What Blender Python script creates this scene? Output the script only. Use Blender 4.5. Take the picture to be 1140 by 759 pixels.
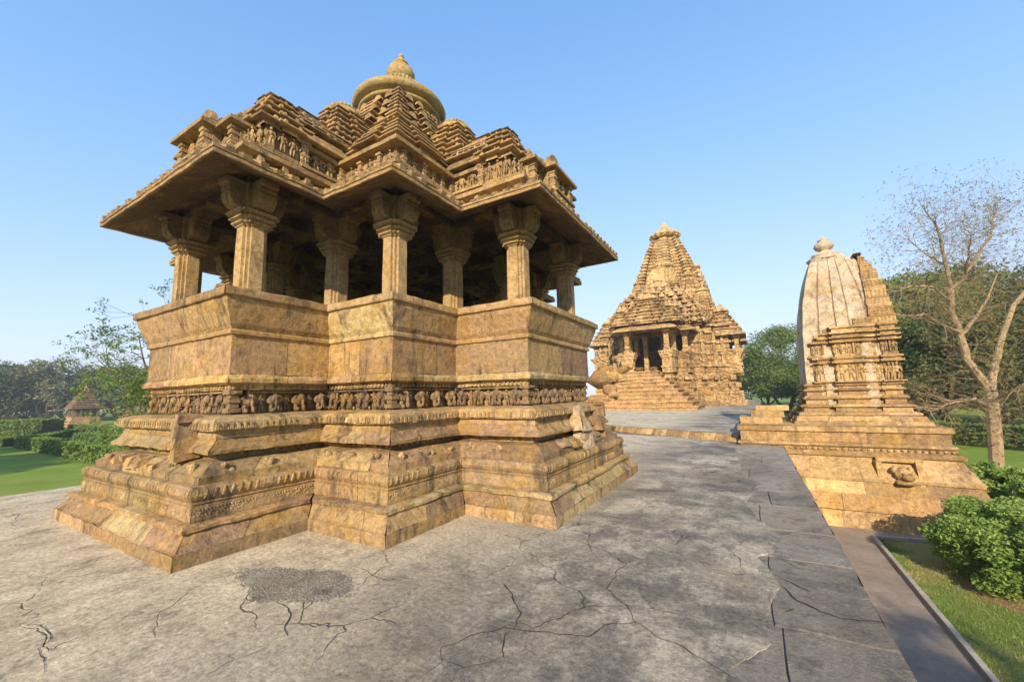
import bpy, math, random
from math import sin, cos, pi, radians, sqrt, atan2
from mathutils import Vector, Matrix, noise
random.seed(7)
for o in list(bpy.data.objects): bpy.data.objects.remove(o)
SC = bpy.context.scene; COL = SC.collection

# ---------------------------------------------------------------- camera
F_PX, PITCH, ROLL, YAW = 445.73, 0.1354, -0.0249, 0.5331
cam = bpy.data.cameras.new('camera'); camo = bpy.data.objects.new('camera', cam); COL.objects.link(camo)
cam.sensor_width = 36; cam.lens = 36 * F_PX / 1140; cam.clip_start = .05; cam.clip_end = 3000
_cy, _sy = cos(YAW), sin(YAW)
Fv = Vector((-_sy * cos(PITCH), _cy * cos(PITCH), sin(PITCH)))
R0 = Vector((_cy, _sy, 0)); U0 = R0.cross(Fv)
Rv = R0 * cos(ROLL) + U0 * sin(ROLL); Uv = -R0 * sin(ROLL) + U0 * cos(ROLL)
camo.matrix_world = Matrix(((Rv.x, Uv.x, -Fv.x, 0), (Rv.y, Uv.y, -Fv.y, 0), (Rv.z, Uv.z, -Fv.z, 1.6), (0, 0, 0, 1)))
SC.camera = camo

# ---------------------------------------------------------------- light
SUN_EL, SUN_AZ = radians(25), atan2(.31, -.95)      # azimuth measured from +Y towards +X
world = bpy.data.worlds.new('World'); SC.world = world; world.use_nodes = True
wn = world.node_tree.nodes; wl = world.node_tree.links
bg = wn['Background']; sky = wn.new('ShaderNodeTexSky'); sky.sky_type = 'NISHITA'; sky.sun_disc = False
sky.sun_elevation = SUN_EL; sky.sun_rotation = SUN_AZ; sky.air_density = 1.0; sky.dust_density = .3; sky.ozone_density = 3.0
def vm(op, a, b):
    v = wn.new('ShaderNodeVectorMath'); v.operation = op; wl.new(a, v.inputs[0])
    if isinstance(b, bpy.types.NodeSocket): wl.new(b, v.inputs[1])
    else: v.inputs[1].default_value = b
    return v.outputs[0]
# soft shoulder so that the bright horizon keeps its colour, as in the photograph's exposure
soft = vm('DIVIDE', sky.outputs[0], vm('ADD', sky.outputs[0], (1.9, 1.9, 1.9)))
hs = wn.new('ShaderNodeHueSaturation'); hs.inputs['Saturation'].default_value = 1.3; wl.new(soft, hs.inputs['Color'])
wl.new(vm('MULTIPLY', hs.outputs[0], (5.0, 5.25, 6.3)), bg.inputs[0]); bg.inputs[1].default_value = .15
sl = bpy.data.lights.new('sun', 'SUN'); sl.energy = 4.3; sl.angle = radians(.6); sl.color = (1, .83, .62)
so = bpy.data.objects.new('sun', sl); COL.objects.link(so)
sd = Vector((sin(SUN_AZ) * cos(SUN_EL), cos(SUN_AZ) * cos(SUN_EL), sin(SUN_EL)))
so.rotation_euler = sd.to_track_quat('Z', 'Y').to_euler(); so.location = (0, -10, 30)
SC.view_settings.view_transform = 'Standard'; SC.view_settings.look = 'None'; SC.view_settings.exposure = .84; SC.view_settings.gamma = 1
SC.view_settings.use_curve_mapping = False
SC.render.engine = 'CYCLES'

GZ = -1.9                                    # garden level; the terrace is level 0

# ---------------------------------------------------------------- materials
def rgb(c): return (c[0], c[1], c[2], 1)
class NT:
    def __init__(s, name, rough=.9):
        s.m = bpy.data.materials.new(name); s.m.use_nodes = True; s.n = s.m.node_tree.nodes; s.l = s.m.node_tree.links
        s.b = s.n['Principled BSDF']; s.b.inputs['Roughness'].default_value = rough; s.b.inputs['Specular IOR Level'].default_value = .25
        s.tc = s.n.new('ShaderNodeTexCoord'); s.geo = s.n.new('ShaderNodeNewGeometry')
        s.P = s.geo.outputs['Position']
    def mp(s, scale, src=None):
        m = s.n.new('ShaderNodeMapping'); m.inputs['Scale'].default_value = scale if hasattr(scale, '__len__') else (scale,) * 3
        s.l.new(src or s.P, m.inputs[0]); return m.outputs[0]
    def noise(s, scale=1, detail=6, rough=.6, src=None, dist=0):
        t = s.n.new('ShaderNodeTexNoise'); t.inputs['Scale'].default_value = scale; t.inputs['Detail'].default_value = detail
        t.inputs['Roughness'].default_value = rough; t.inputs['Distortion'].default_value = dist
        s.l.new(src or s.P, t.inputs['Vector']); return t.outputs['Fac']
    def vor(s, scale, feature='F1', src=None, out='Distance', rnd=1):
        t = s.n.new('ShaderNodeTexVoronoi'); t.feature = feature; t.inputs['Scale'].default_value = scale; t.inputs['Randomness'].default_value = rnd
        s.l.new(src or s.P, t.inputs['Vector']); return t.outputs[out]
    def ramp(s, f, stops):
        r = s.n.new('ShaderNodeValToRGB'); e = r.color_ramp.elements
        while len(e) < len(stops): e.new(.5)
        for q, (p, c) in zip(e, stops):
            q.position = p; q.color = rgb(c) if hasattr(c, '__len__') else (c, c, c, 1)
        s.l.new(f, r.inputs[0]); return r.outputs[0]
    def mix(s, f, a, b, mode='MIX'):
        m = s.n.new('ShaderNodeMix'); m.data_type = 'RGBA'; m.blend_type = mode
        for i, v in ((0, f), (6, a), (7, b)):
            if isinstance(v, bpy.types.NodeSocket): s.l.new(v, m.inputs[i])
            else: m.inputs[i].default_value = v if i == 0 else rgb(v)
        return m.outputs[2]
    def math(s, op, a, b=0, c=None):
        m = s.n.new('ShaderNodeMath'); m.operation = op
        for i, v in enumerate((a, b) if c is None else (a, b, c)):
            if isinstance(v, bpy.types.NodeSocket): s.l.new(v, m.inputs[i])
            else: m.inputs[i].default_value = v
        return m.outputs[0]
    def attr(s, name):
        a = s.n.new('ShaderNodeAttribute'); a.attribute_name = name; return a.outputs['Fac']
    def bump(s, h, dist=.02, strength=1, nrm=None):
        b = s.n.new('ShaderNodeBump'); b.inputs['Distance'].default_value = dist; b.inputs['Strength'].default_value = strength
        s.l.new(h, b.inputs['Height'])
        if nrm: s.l.new(nrm, b.inputs['Normal'])
        s.l.new(b.outputs[0], s.b.inputs['Normal']); return b.outputs[0]
    def col(s, c): s.l.new(c, s.b.inputs['Base Color']); return s.m

def stone(name, stops, stain=.5, fine=60, bmp=.012, big=1.0, dark=(.07, .055, .04), carve=0, pale=(.42, .34, .20), pale_amt=.3):
    t = NT(name)
    K = (1.19, 1.17, 1.14); stops = [(p, tuple(a * b for a, b in zip(c, K))) for p, c in stops]
    base = t.ramp(t.attr('tint'), stops)
    lum = t.math('FRACT', t.math('MULTIPLY', t.attr('tint'), 13.7))
    base = t.mix(1.0, base, t.ramp(lum, [(0, .68), (.5, 1.0), (1, 1.22)]), 'MULTIPLY')
    n1 = t.noise(1.3 * big, 8, .65, dist=.3)
    base = t.mix(t.ramp(n1, [(.38, 0), (.62, .6)]), base, t.mix(.5, base, (.17, .115, .075)))
    n3 = t.noise(2.8 * big, 9, .75, dist=1.2)
    base = t.mix(t.ramp(n3, [(.52, 0), (.64, .5)]), base, (.10, .068, .045))
    n2 = t.noise(5 * big, 8, .7, dist=.4)
    base = t.mix(t.math('MULTIPLY', t.ramp(n2, [(.55, 0), (.72, 1)]), pale_amt), base, pale)
    st = t.noise(1, 9, .75, src=t.mp((3.4 * big, 3.4 * big, .5 * big)), dist=.3)          # streaks of lichen run down
    base = t.mix(t.math('MULTIPLY', t.ramp(st, [(.53, 0), (.62, 1)]), stain), base, dark)
    yl = t.noise(2.1 * big, 5, .6, src=t.mp((1, 1, 1.6)))
    base = t.mix(t.math('MULTIPLY', t.ramp(yl, [(.5, 0), (.64, 1)]), .5), base, (.36, .215, .05))
    md = t.noise(fine * .22, 10, .78, dist=.4)
    base = t.mix(.85, base, t.ramp(md, [(.34, .50), (.48, .95), (.66, 1.45)]), 'MULTIPLY')
    f = t.noise(fine, 6, .8)
    base = t.mix(.8, base, t.ramp(f, [(.3, .55), (.7, 1.4)]), 'MULTIPLY')
    pit = t.noise(fine * .12, 12, .85)
    base = t.mix(t.math('MULTIPLY', t.ramp(pit, [(.60, 0), (.68, 1)]), .6), base, dark)
    h = t.math('ADD', t.math('MULTIPLY', md, 2.2), t.math('MULTIPLY', t.noise(6 * big, 8, .7), 2.0))
    if carve:
        v = t.vor(carve, 'F1', src=t.mp((1, 1, 1.5)))
        h = t.math('ADD', h, t.math('MULTIPLY', v, 2.2))
    t.bump(h, bmp)
    return t.col(base)

M = {}
SAND = [(0, (.25, .165, .10)), (.14, (.34, .215, .09)), (.28, (.40, .27, .10)), (.4, (.29, .20, .115)), (.52, (.38, .295, .13)), (.64, (.32, .215, .11)), (.76, (.41, .325, .16)), (.88, (.38, .26, .10)), (1, (.27, .175, .11))]
M['sand'] = stone('pavilion_sandstone', SAND, .75, dark=(.055, .045, .035))
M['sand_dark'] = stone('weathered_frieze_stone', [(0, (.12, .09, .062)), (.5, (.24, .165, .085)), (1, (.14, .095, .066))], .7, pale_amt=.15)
M['sand_roof'] = stone('roof_sandstone', [(0, (.26, .175, .085)), (.5, (.37, .255, .115)), (1, (.29, .20, .11))], .5, pale_amt=.15)
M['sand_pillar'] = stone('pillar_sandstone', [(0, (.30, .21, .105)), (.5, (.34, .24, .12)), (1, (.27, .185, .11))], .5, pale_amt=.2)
M['sand_bracket'] = stone('shaded_bracket_sandstone', [(0, (.17, .12, .065)), (.5, (.22, .155, .08)), (1, (.17, .12, .07))], .6, pale_amt=.1)  # pillar stone darkened: some soot, and the eave's shade painted in
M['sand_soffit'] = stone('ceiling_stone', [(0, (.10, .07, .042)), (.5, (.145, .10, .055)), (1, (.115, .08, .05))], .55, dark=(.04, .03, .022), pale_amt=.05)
M['inner_shade'] = stone('shaded_interior_stone', [(0, (.045, .032, .022)), (1, (.07, .05, .035))], .4, dark=(.015, .012, .01), pale=(.09, .07, .05), pale_amt=.1)  # shade of the interiors put into the stone colour
M['dome'] = stone('dome_stone', [(0, (.24, .18, .075)), (.5, (.29, .22, .095)), (1, (.26, .175, .09))], .5, pale_amt=.1)
M['white'] = stone('lime_patch', [(0, (.34, .28, .185)), (1, (.39, .32, .21))], .35, pale=(.46, .40, .30))
M['far'] = stone('temple_sandstone', [(0, (.38, .235, .105)), (.3, (.50, .335, .15)), (.6, (.58, .41, .19)), (1, (.43, .28, .14))], .55, fine=22, big=.5, bmp=.09, carve=3.0, dark=(.10, .065, .04), pale=(.56, .45, .29), pale_amt=.45)
M['far_plain'] = stone('temple_stair_stone', [(0, (.33, .20, .09)), (.5, (.45, .28, .125)), (1, (.38, .235, .115))], .5, fine=20, big=.5, bmp=.03, pale_amt=.2)
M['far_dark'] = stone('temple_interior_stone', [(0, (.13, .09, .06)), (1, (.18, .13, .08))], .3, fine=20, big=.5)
M['shrine'] = stone('shrine_sandstone', [(0, (.28, .175, .08)), (.35, (.40, .26, .11)), (.7, (.48, .33, .15)), (1, (.34, .22, .115))], .45, fine=40, big=.8, bmp=.02)
M['plaster'] = stone('old_lime_plaster', [(0, (.38, .315, .225)), (1, (.42, .35, .255))], .5, fine=30, big=.7, bmp=.02, dark=(.30, .22, .14), pale=(.52, .45, .34), pale_amt=.5)

def m_paving():
    t = NT('terrace_plaster', .85)
    n = t.noise(.6, 12, .74, src=t.mp((.8, 1.1, 1)), dist=.3); n2 = t.noise(2.2, 12, .8, src=t.mp((1.2, .8, 1)))
    base = t.ramp(n, [(.36, (.11, .098, .08)), (.45, (.21, .186, .145)), (.53, (.37, .325, .245)), (.63, (.58, .50, .37))])
    base = t.mix(t.ramp(n2, [(.47, 0), (.57, .75)]), base, (.13, .117, .096))
    wm = t.noise(.42, 10, .7, src=t.mp((1, 1, 1)))
    base = t.mix(t.ramp(wm, [(.50, 0), (.66, .6)]), base, (.52, .42, .27))
    # the strip along the plinth and the west side has warm sunlight painted into its colour
    sep = t.n.new('ShaderNodeSeparateXYZ'); t.l.new(t.P, sep.inputs[0])
    west_sun = t.math('MULTIPLY_ADD', sep.outputs[0], -.24, -.38)
    west_sun = t.ramp(t.math('ADD', west_sun, t.math('MULTIPLY', n2, .5)), [(.3, 0), (.8, .85)])
    base = t.mix(west_sun, base, t.ramp(n2, [(.38, (.27, .22, .15)), (.47, (.52, .43, .28)), (.60, (.74, .62, .42))]))
    f = t.noise(24, 10, .85)
    base = t.mix(.9, base, t.ramp(f, [(.36, .4), (.5, 1.0), (.64, 1.6)]), 'MULTIPLY')
    sp = t.noise(11, 8, .8)
    base = t.mix(t.ramp(sp, [(.58, 0), (.7, .7)]), base, (.55, .51, .43))
    sp2 = t.noise(9, 8, .8)
    base = t.mix(t.ramp(sp2, [(.56, 0), (.7, .7)]), base, (.06, .058, .055))
    vd = t.mp(.55, None); d = t.n.new('ShaderNodeVectorMath'); d.operation = 'ADD'
    nt = t.n.new('ShaderNodeTexNoise'); nt.inputs['Scale'].default_value = 2.5; nt.inputs['Detail'].default_value = 6; t.l.new(vd, nt.inputs['Vector'])
    sc = t.n.new('ShaderNodeVectorMath'); sc.operation = 'SCALE'; sc.inputs['Scale'].default_value = .35; t.l.new(nt.outputs['Color'], sc.inputs[0])
    t.l.new(vd, d.inputs[0]); t.l.new(sc.outputs[0], d.inputs[1])
    cr = t.vor(2.4, 'DISTANCE_TO_EDGE', src=d.outputs[0])
    mask = t.ramp(t.noise(.8, 3, .5), [(.48, 0), (.6, 1)])
    crk = t.math('MULTIPLY', t.ramp(cr, [(0, 1), (.012, 0)]), mask)
    base = t.mix(t.math('MULTIPLY', crk, .7), base, (.03, .028, .025))
    h = t.math('ADD', t.math('MULTIPLY', f, .7), t.math('ADD', t.math('MULTIPLY', n2, 2.5), t.math('MULTIPLY', crk, -1.0)))
    t.bump(h, .014); return t.col(base)
M['paving'] = m_paving()
def m_flag():
    t = NT('flagstone', .75)
    n = t.noise(1.1, 8, .65, dist=.6, src=t.mp((1.0, .5, 1))); n2 = t.noise(4.5, 8, .7)
    base = t.ramp(t.attr('tint'), [(0, (.185, .158, .118)), (.4, (.27, .228, .166)), (.7, (.225, .192, .145)), (1, (.34, .282, .198))])
    base = t.mix(t.ramp(n, [(.4, 0), (.62, .8)]), base, (.37, .335, .275))
    base = t.mix(t.ramp(n2, [(.5, 0), (.66, .75)]), base, (.085, .08, .075))
    f = t.noise(45, 7, .8); base = t.mix(.8, base, t.ramp(f, [(.3, .5), (.7, 1.5)]), 'MULTIPLY')
    t.bump(t.math('ADD', f, t.math('MULTIPLY', n2, 2)), .025); return t.col(base)
M['flag'] = m_flag()
def simple(name, c, r=.9, scale=20, var=.4, b=.01, spec=.25):
    t = NT(name, r); t.b.inputs['Specular IOR Level'].default_value = spec
    n = t.noise(scale, 7, .7); n2 = t.noise(scale * .12, 5, .6)
    base = t.mix(var, c, t.ramp(n, [(.3, tuple(x * .5 for x in c)), (.7, tuple(min(1, x * 1.5) for x in c))]))
    base = t.mix(var * .7, base, t.ramp(n2, [(.35, tuple(x * .55 for x in c)), (.65, tuple(min(1, x * 1.35) for x in c))]))
    t.bump(n, b); return t.col(base)
M['crack'] = simple('crack_dirt', (.035, .032, .028), b=.003)
M['aggregate'] = simple('exposed_aggregate', (.24, .215, .17), scale=45, var=1.0, b=.02)
M['path'] = simple('asphalt_path', (.26, .21, .16), scale=12, var=.6)
M['kerb'] = simple('kerb_stone', (.36, .32, .26), scale=14)
M['earth'] = simple('dry_earth', (.24, .15, .08), scale=6)
def m_grass(name, a, b_, dry):
    t = NT(name, .95); t.b.inputs['Specular IOR Level'].default_value = .1
    n = t.noise(.5, 6, .6, dist=.4); f = t.noise(35, 6, .8); n3 = t.noise(.16, 4, .6)
    base = t.mix(t.ramp(n, [(.38, 0), (.62, 1)]), a, b_)
    base = t.mix(t.ramp(n3, [(.5, 0), (.7, .6)]), base, dry)
    base = t.mix(.9, base, t.ramp(f, [(.3, .5), (.7, 1.5)]), 'MULTIPLY')
    t.bump(f, .03); return t.col(base)
M['lawn'] = m_grass('lawn_turf', (.14, .22, .025), (.20, .28, .04), (.28, .29, .06))
M['dry_lawn'] = m_grass('dry_turf', (.17, .20, .05), (.28, .26, .10), (.33, .27, .12))
M['blade'] = (lambda t: t.col(t.ramp(t.attr('tint'), [(0, (.10, .19, .025)), (.5, (.20, .27, .05)), (.8, (.34, .32, .11)), (1, (.40, .34, .15))])))(NT('grass_blade', .7))
def m_leaf(name, a, b_, scale=.8, trans=.25):
    t = NT(name, .6); t.b.inputs['Specular IOR Level'].default_value = .2
    n = t.noise(scale, 3, .5); r = t.attr('tint')
    base = t.mix(t.ramp(n, [(.35, 0), (.65, 1)]), a, b_)
    base = t.mix(.8, base, t.ramp(r, [(0, .55), (1, 1.5)]), 'MULTIPLY')
    t.col(base)
    tr = t.n.new('ShaderNodeBsdfTranslucent'); t.l.new(base, tr.inputs[0])
    ms = t.n.new('ShaderNodeMixShader'); ms.inputs[0].default_value = trans
    out = t.n['Material Output']; t.l.new(t.b.outputs[0], ms.inputs[1]); t.l.new(tr.outputs[0], ms.inputs[2]); t.l.new(ms.outputs[0], out.inputs[0])
    return t.m
M['leaf_dark'] = m_leaf('dark_foliage', (.05, .085, .022), (.10, .135, .038), .6)
M['leaf_mid'] = m_leaf('mid_foliage', (.085, .155, .03), (.16, .21, .05), .5)
M['leaf_light'] = m_leaf('light_foliage', (.12, .20, .03), (.20, .26, .05), .7, .35)
M['leaf_olive'] = m_leaf('olive_foliage', (.13, .14, .065), (.21, .21, .10), .4)
M['leaf_hedge'] = m_leaf('hedge_foliage', (.075, .14, .02), (.13, .20, .03), .6)
M['leaf_bush'] = m_leaf('bush_foliage', (.14, .24, .045), (.25, .35, .08), 1.5, .3)
M['leaf_dry'] = m_leaf('dry_leaf', (.20, .15, .05), (.24, .22, .06), 1.5, .3)
M['petal'] = simple('white_petal', (.75, .74, .68), .6)
M['bark'] = simple('pale_bark', (.33, .24, .14), scale=9, var=.7, b=.03)
M['bark_dark'] = simple('brown_bark', (.15, .11, .075), scale=8, var=.7, b=.03)
M['lamp'] = simple('painted_post', (.5, .5, .46), .6)

# ---------------------------------------------------------------- mesh builder
class MB:
    def __init__(s): s.v = []; s.f = []; s.t = []; s.sm = False
    def add(s, vs, fs, tint=.5):
        o = len(s.v); s.v.extend(vs); s.f.extend([tuple(i + o for i in f) for f in fs])
        if hasattr(tint, '__len__'): s.t.extend(tint)
        else: s.t.extend([tint] * len(fs))
    def quad(s, a, b, c, d, tint=.5): s.add([a, b, c, d], [(0, 1, 2, 3)], tint)
    def box(s, c, h, M3=None, tint=None, jit=0, taper=1):
        if tint is None: tint = random.random()
        vs = []
        for z in (-1, 1):
            k = taper if z > 0 else 1
            for x, y in ((-1, -1), (1, -1), (1, 1), (-1, 1)):
                p = Vector((x * h[0] * k, y * h[1] * k, z * h[2]))
                if jit: p += Vector((random.uniform(-jit, jit), random.uniform(-jit, jit), random.uniform(-jit, jit)))
                if M3: p = M3 @ p
                vs.append((p.x + c[0], p.y + c[1], p.z + c[2]))
        s.add(vs, [(0, 3, 2, 1), (4, 5, 6, 7), (0, 1, 5, 4), (1, 2, 6, 5), (2, 3, 7, 6), (3, 0, 4, 7)], tint)
    def ell(s, c, r, M3=None, tint=.5, n=8, m=5):
        vs = []; fs = []
        for j in range(m + 1):
            a = pi * j / m
            for i in range(n):
                b = 2 * pi * i / n
                p = Vector((r[0] * sin(a) * cos(b), r[1] * sin(a) * sin(b), r[2] * cos(a)))
                if M3: p = M3 @ p
                vs.append((p.x + c[0], p.y + c[1], p.z + c[2]))
        for j in range(m):
            for i in range(n): fs.append((j * n + i, j * n + (i + 1) % n, (j + 1) * n + (i + 1) % n, (j + 1) * n + i))
        s.add(vs, fs, tint)
    def lathe(s, c, prof, n=32, rib=0, ribn=0, ribz=None, tint=.5, jit=0):
        vs = []; fs = []
        for r, z in prof:
            for i in range(n):
                a = 2 * pi * i / n; rr = r
                if rib and (ribz is None or ribz[0] <= z <= ribz[1]): rr = r * (1 + rib * cos(ribn * a))
                if jit: rr += jit * noise.noise(Vector((cos(a) * 3, sin(a) * 3, z * 4)))
                vs.append((c[0] + rr * cos(a), c[1] + rr * sin(a), c[2] + z))
        for j in range(len(prof) - 1):
            for i in range(n): fs.append((j * n + i, j * n + (i + 1) % n, (j + 1) * n + (i + 1) % n, (j + 1) * n + i))
        s.add(vs, fs, tint)
    def tube(s, pts, rads, n=7, tint=.5):
        vs = []; fs = []; prev = None
        for k, p in enumerate(pts):
            p = Vector(p); q = Vector(pts[min(k + 1, len(pts) - 1)]); o = Vector(pts[max(k - 1, 0)])
            d = (q - o); d = d.normalized() if d.length > 1e-6 else Vector((0, 0, 1))
            a = d.orthogonal().normalized() if prev is None else (prev - d * prev.dot(d)).normalized()
            prev = a; b = d.cross(a)
            for i in range(n):
                t = 2 * pi * i / n; w = p + (a * cos(t) + b * sin(t)) * rads[k]; vs.append(tuple(w))
        for k in range(len(pts) - 1):
            for i in range(n): fs.append((k * n + i, k * n + (i + 1) % n, (k + 1) * n + (i + 1) % n, (k + 1) * n + i))
        s.add(vs, fs, tint)
    def build(s, name, mat, parent=None, root=(0, 0, 0), smooth=False):
        me = bpy.data.meshes.new(name)
        me.from_pydata([(x - root[0], y - root[1], z - root[2]) for x, y, z in s.v], [], s.f)
        a = me.attributes.new('tint', 'FLOAT', 'FACE'); a.data.foreach_set('value', s.t)
        if smooth: me.shade_smooth() if hasattr(me, 'shade_smooth') else None
        me.materials.append(mat); me.update()
        o = bpy.data.objects.new(name, me); COL.objects.link(o)
        if parent: o.parent = parent
        return o
def tag(o, label=None, cat=None, group=None, kind=None):
    if label: o['label'] = label
    if cat: o['category'] = cat
    if group: o['group'] = group
    if kind: o['kind'] = kind
    return o
def empty(name, loc, label, cat, group=None):
    o = bpy.data.objects.new(name, None); COL.objects.link(o); o.location = loc; o.empty_display_size = .3
    return tag(o, label, cat, group)

# ---- offset plans and moulded courses --------------------------------------
def offs(poly, d):
    n = len(poly); out = []
    for i in range(n):
        a = Vector(poly[i - 1]); b = Vector(poly[i]); c = Vector(poly[(i + 1) % n])
        e1 = (b - a).normalized(); e2 = (c - b).normalized()
        n1 = Vector((-e1.y, e1.x)); n2 = Vector((-e2.y, e2.x))     # inward for CCW
        k = 1 + n1.dot(n2)
        out.append(b + (n1 + n2) * (d / k))
    return out
def course(mb, poly, prof, L=.8, res=.09, amp=.006, rough=0, groove=.012, off=.004, closed=True, edges=None, tints=None, C=(0, 0)):
    """one course of masonry: profile of (inset, z) swept round the plan, split into blocks"""
    pr = [prof[0]]
    for a, b in zip(prof, prof[1:]):
        k = max(1, int(sqrt((a[0] - b[0]) ** 2 + (a[1] - b[1]) ** 2) / (res * 1.3)))
        for j in range(1, k + 1): pr.append((a[0] + (b[0] - a[0]) * j / k, a[1] + (b[1] - a[1]) * j / k))
    n = len(poly); base = offs(poly, pr[0][0])
    e0 = [Vector(p) for p in poly]; o1 = offs(poly, 1.0); dv = [o1[i] - e0[i] for i in range(n)]
    m = len(pr); ctint = [random.random() for _ in range(n)]
    for i in range(n):
        if edges is not None and i not in edges: continue
        j = (i + 1) % n
        A, B, dA, dB = e0[i], e0[j], dv[i], dv[j]
        ln = ((B + dB * pr[0][0]) - (A + dA * pr[0][0])).length
        if ln < .02: continue
        bs = [0.0]
        while True:
            step = L * random.uniform(.6, 1.5) / ln
            if bs[-1] + step > 1 - .35 * L / ln: break
            bs.append(bs[-1] + step)
        bs.append(1.0)
        e = (B - A).normalized(); nrm = Vector((-e.y, e.x))
        for q in range(len(bs) - 1):
            s0, s1 = bs[q], bs[q + 1]; w = (s1 - s0) * ln
            ks = max(2, int(w / res) + 1); ss = [s0 + (s1 - s0) * k / ks for k in range(ks + 1)]
            ins = [0] * len(ss); g = min(.012, w * .1) / ln
            if groove and s0 > 0: ss = [s0, s0 + g * .4] + ss[1:]; ins = [groove, 0] + ins[1:]
            if groove and s1 < 1: ss = ss[:-1] + [s1 - g * .4, s1]; ins = ins[:-1] + [0, groove]
            bo = random.uniform(-off, off) if (s0 > 0 and s1 < 1) else 0
            tnt = (ctint[i] if s0 == 0 else (ctint[j] if s1 == 1 else random.random())) if tints is None else tints
            vs = []
            for sx, ig in zip(ss, ins):
                for d, z in pr:
                    dd = d + ig + bo
                    pa = A + dA * dd; pb = B + dB * dd; p = pa.lerp(pb, sx)
                    P = Vector((p.x + C[0], p.y + C[1], z))
                    if amp: P += noise.noise_vector(P * 5.3) * amp + noise.noise_vector(P * 14) * (amp * .5)
                    if rough:
                        r = noise.noise(P * 2.3 + Vector((7, 3, 1))) + .5 * noise.noise(P * 7)
                        P.x += nrm.x * rough * r; P.y += nrm.y * rough * r
                    vs.append((P.x, P.y, P.z))
            fs = []
            for a in range(len(ss) - 1):
                for b in range(m - 1): fs.append((a * m + b, (a + 1) * m + b, (a + 1) * m + b + 1, a * m + b + 1))
            mb.add(vs, fs, tnt)
def cap(mb, poly, d, z, tint=.5, C=(0, 0)):
    mb.add([(p.x + C[0], p.y + C[1], z) for p in offs(poly, d)], [tuple(range(len(poly)))], tint)
def edge_iter(poly, d, step, C=(0, 0), edges=None, end=.5):
    """points spaced evenly along every edge of the inset plan: position, tangent, outward normal"""
    q = offs(poly, d); n = len(q)
    for i in range(n):
        if edges is not None and i not in edges: continue
        a, b = q[i], q[(i + 1) % n]; ln = (b - a).length
        k = max(1, round(ln / step)); e = (b - a).normalized(); nr = Vector((e.y, -e.x))
        for j in range(k):
            p = a.lerp(b, (j + end) / k); yield Vector((p.x + C[0], p.y + C[1], 0)), Vector((e.x, e.y, 0)), Vector((nr.x, nr.y, 0)), j, k
def basis(t, n): return Matrix(((t.x, n.x, 0), (t.y, n.y, 0), (0, 0, 1)))
def human(mb, o, B, h, tint):
    lean = random.uniform(-.06, .06) * h; sx = random.choice((-1, 1))
    def E(x, y, z, a, b, c, tw=0):
        p = B @ Vector((x * h, y * h, z * h)) + o
        R = B @ Matrix.Rotation(tw, 3, 'Y')
        mb.ell(p, (a * h, b * h, c * h), R, tint, 7, 4)
    E(lean, .05, .91, .075, .08, .095); E(0, .02, .66, .13, .09, .16); E(sx * .03, .03, .47, .13, .09, .09)
    E(-.07 + sx * .03, .02, .24, .055, .07, .25, .08); E(.08 + sx * .03, .03, .24, .055, .07, .25, -.1 * sx)
    E(-.17, .04, .6, .04, .05, .16, .35); E(.17, .04, .66 if sx > 0 else .58, .04, .05, .16, -.5)
def elephant(mb, o, B, h, tint, side):
    def E(x, y, z, a, b, c, tw=0):
        p = B @ Vector((x * h, y * h, z * h)) + o
        mb.ell(p, (a * h, b * h, c * h), B @ Matrix.Rotation(tw, 3, 'Y'), tint, 8, 5)
    E(0, .05, .52, .36, .22, .27); E(.05 * side, .26, .66, .2, .16, .2); E(-.2, .16, .62, .13, .05, .17, .2); E(.24, .16, .62, .13, .05, .17, -.2)
    E(.06 * side, .37, .42, .075, .09, .17); E(.10 * side, .4, .2, .06, .07, .13, -.3 * side)
    E(-.2, .2, .18, .1, .11, .2); E(.22, .2, .18, .1, .11, .2); E(-.05, .16, .14, .07, .08, .15)
    E(0, .08, .9, .09, .08, .12); E(0, .1, 1.03, .06, .06, .07)
    E(-.16, .3, .1, .09, .1, .1); E(.18, .3, .1, .09, .1, .1)

# ================================================================= SETTING
TX, BX = .64, -12.0
def sheet(name, pts, z, mat, th=0, kind='structure', parent=None, tint=.5):
    mb = MB(); n = len(pts); mb.add([(x, y, z) for x, y in pts], [tuple(range(n))], tint)
    if th:
        for i in range(n):
            a, b = pts[i], pts[(i + 1) % n]; mb.quad((a[0], a[1], z - th), (b[0], b[1], z - th), (b[0], b[1], z), (a[0], a[1], z), tint)
    o = mb.build(name, mat, parent)
    if kind: o['kind'] = kind
    return o
sheet('ground', [(-415, -355), (415, -355), (415, 475), (-415, 475)], GZ - .02, M['lawn'])
# light morning haze over the garden
hz = MB(); hz.box((0, 60, 14), (420, 420, 17), None, .5); ho = hz.build('haze', bpy.data.materials.new('haze_air')); ho['kind'] = 'stuff'
hm = ho.data.materials[0]; hm.use_nodes = True; hn = hm.node_tree.nodes
for n_ in list(hn):
    if n_.type != 'OUTPUT_MATERIAL': hn.remove(n_)
pv = hn.new('ShaderNodeVolumePrincipled'); pv.inputs['Color'].default_value = (.82, .88, .95, 1); pv.inputs['Density'].default_value = .0009; pv.inputs['Anisotropy'].default_value = .2
hm.node_tree.links.new(pv.outputs[0], [n_ for n_ in hn if n_.type == 'OUTPUT_MATERIAL'][0].inputs['Volume'])
# terrace body with battered masonry sides
tb = MB(); tp = [(BX, -9), (TX, -9), (TX, 14.0), (TX, 66), (-16, 66), (-16, 9), (BX, 9)]
course(tb, tp, [(-.14, GZ - .02), (-.05, -.5), (0, -.06), (0, -.015)], L=.9, res=.25, amp=.01, groove=.02)
o = tb.build('terrace_wall', M['shrine']); tag(o, kind='structure')
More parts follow.
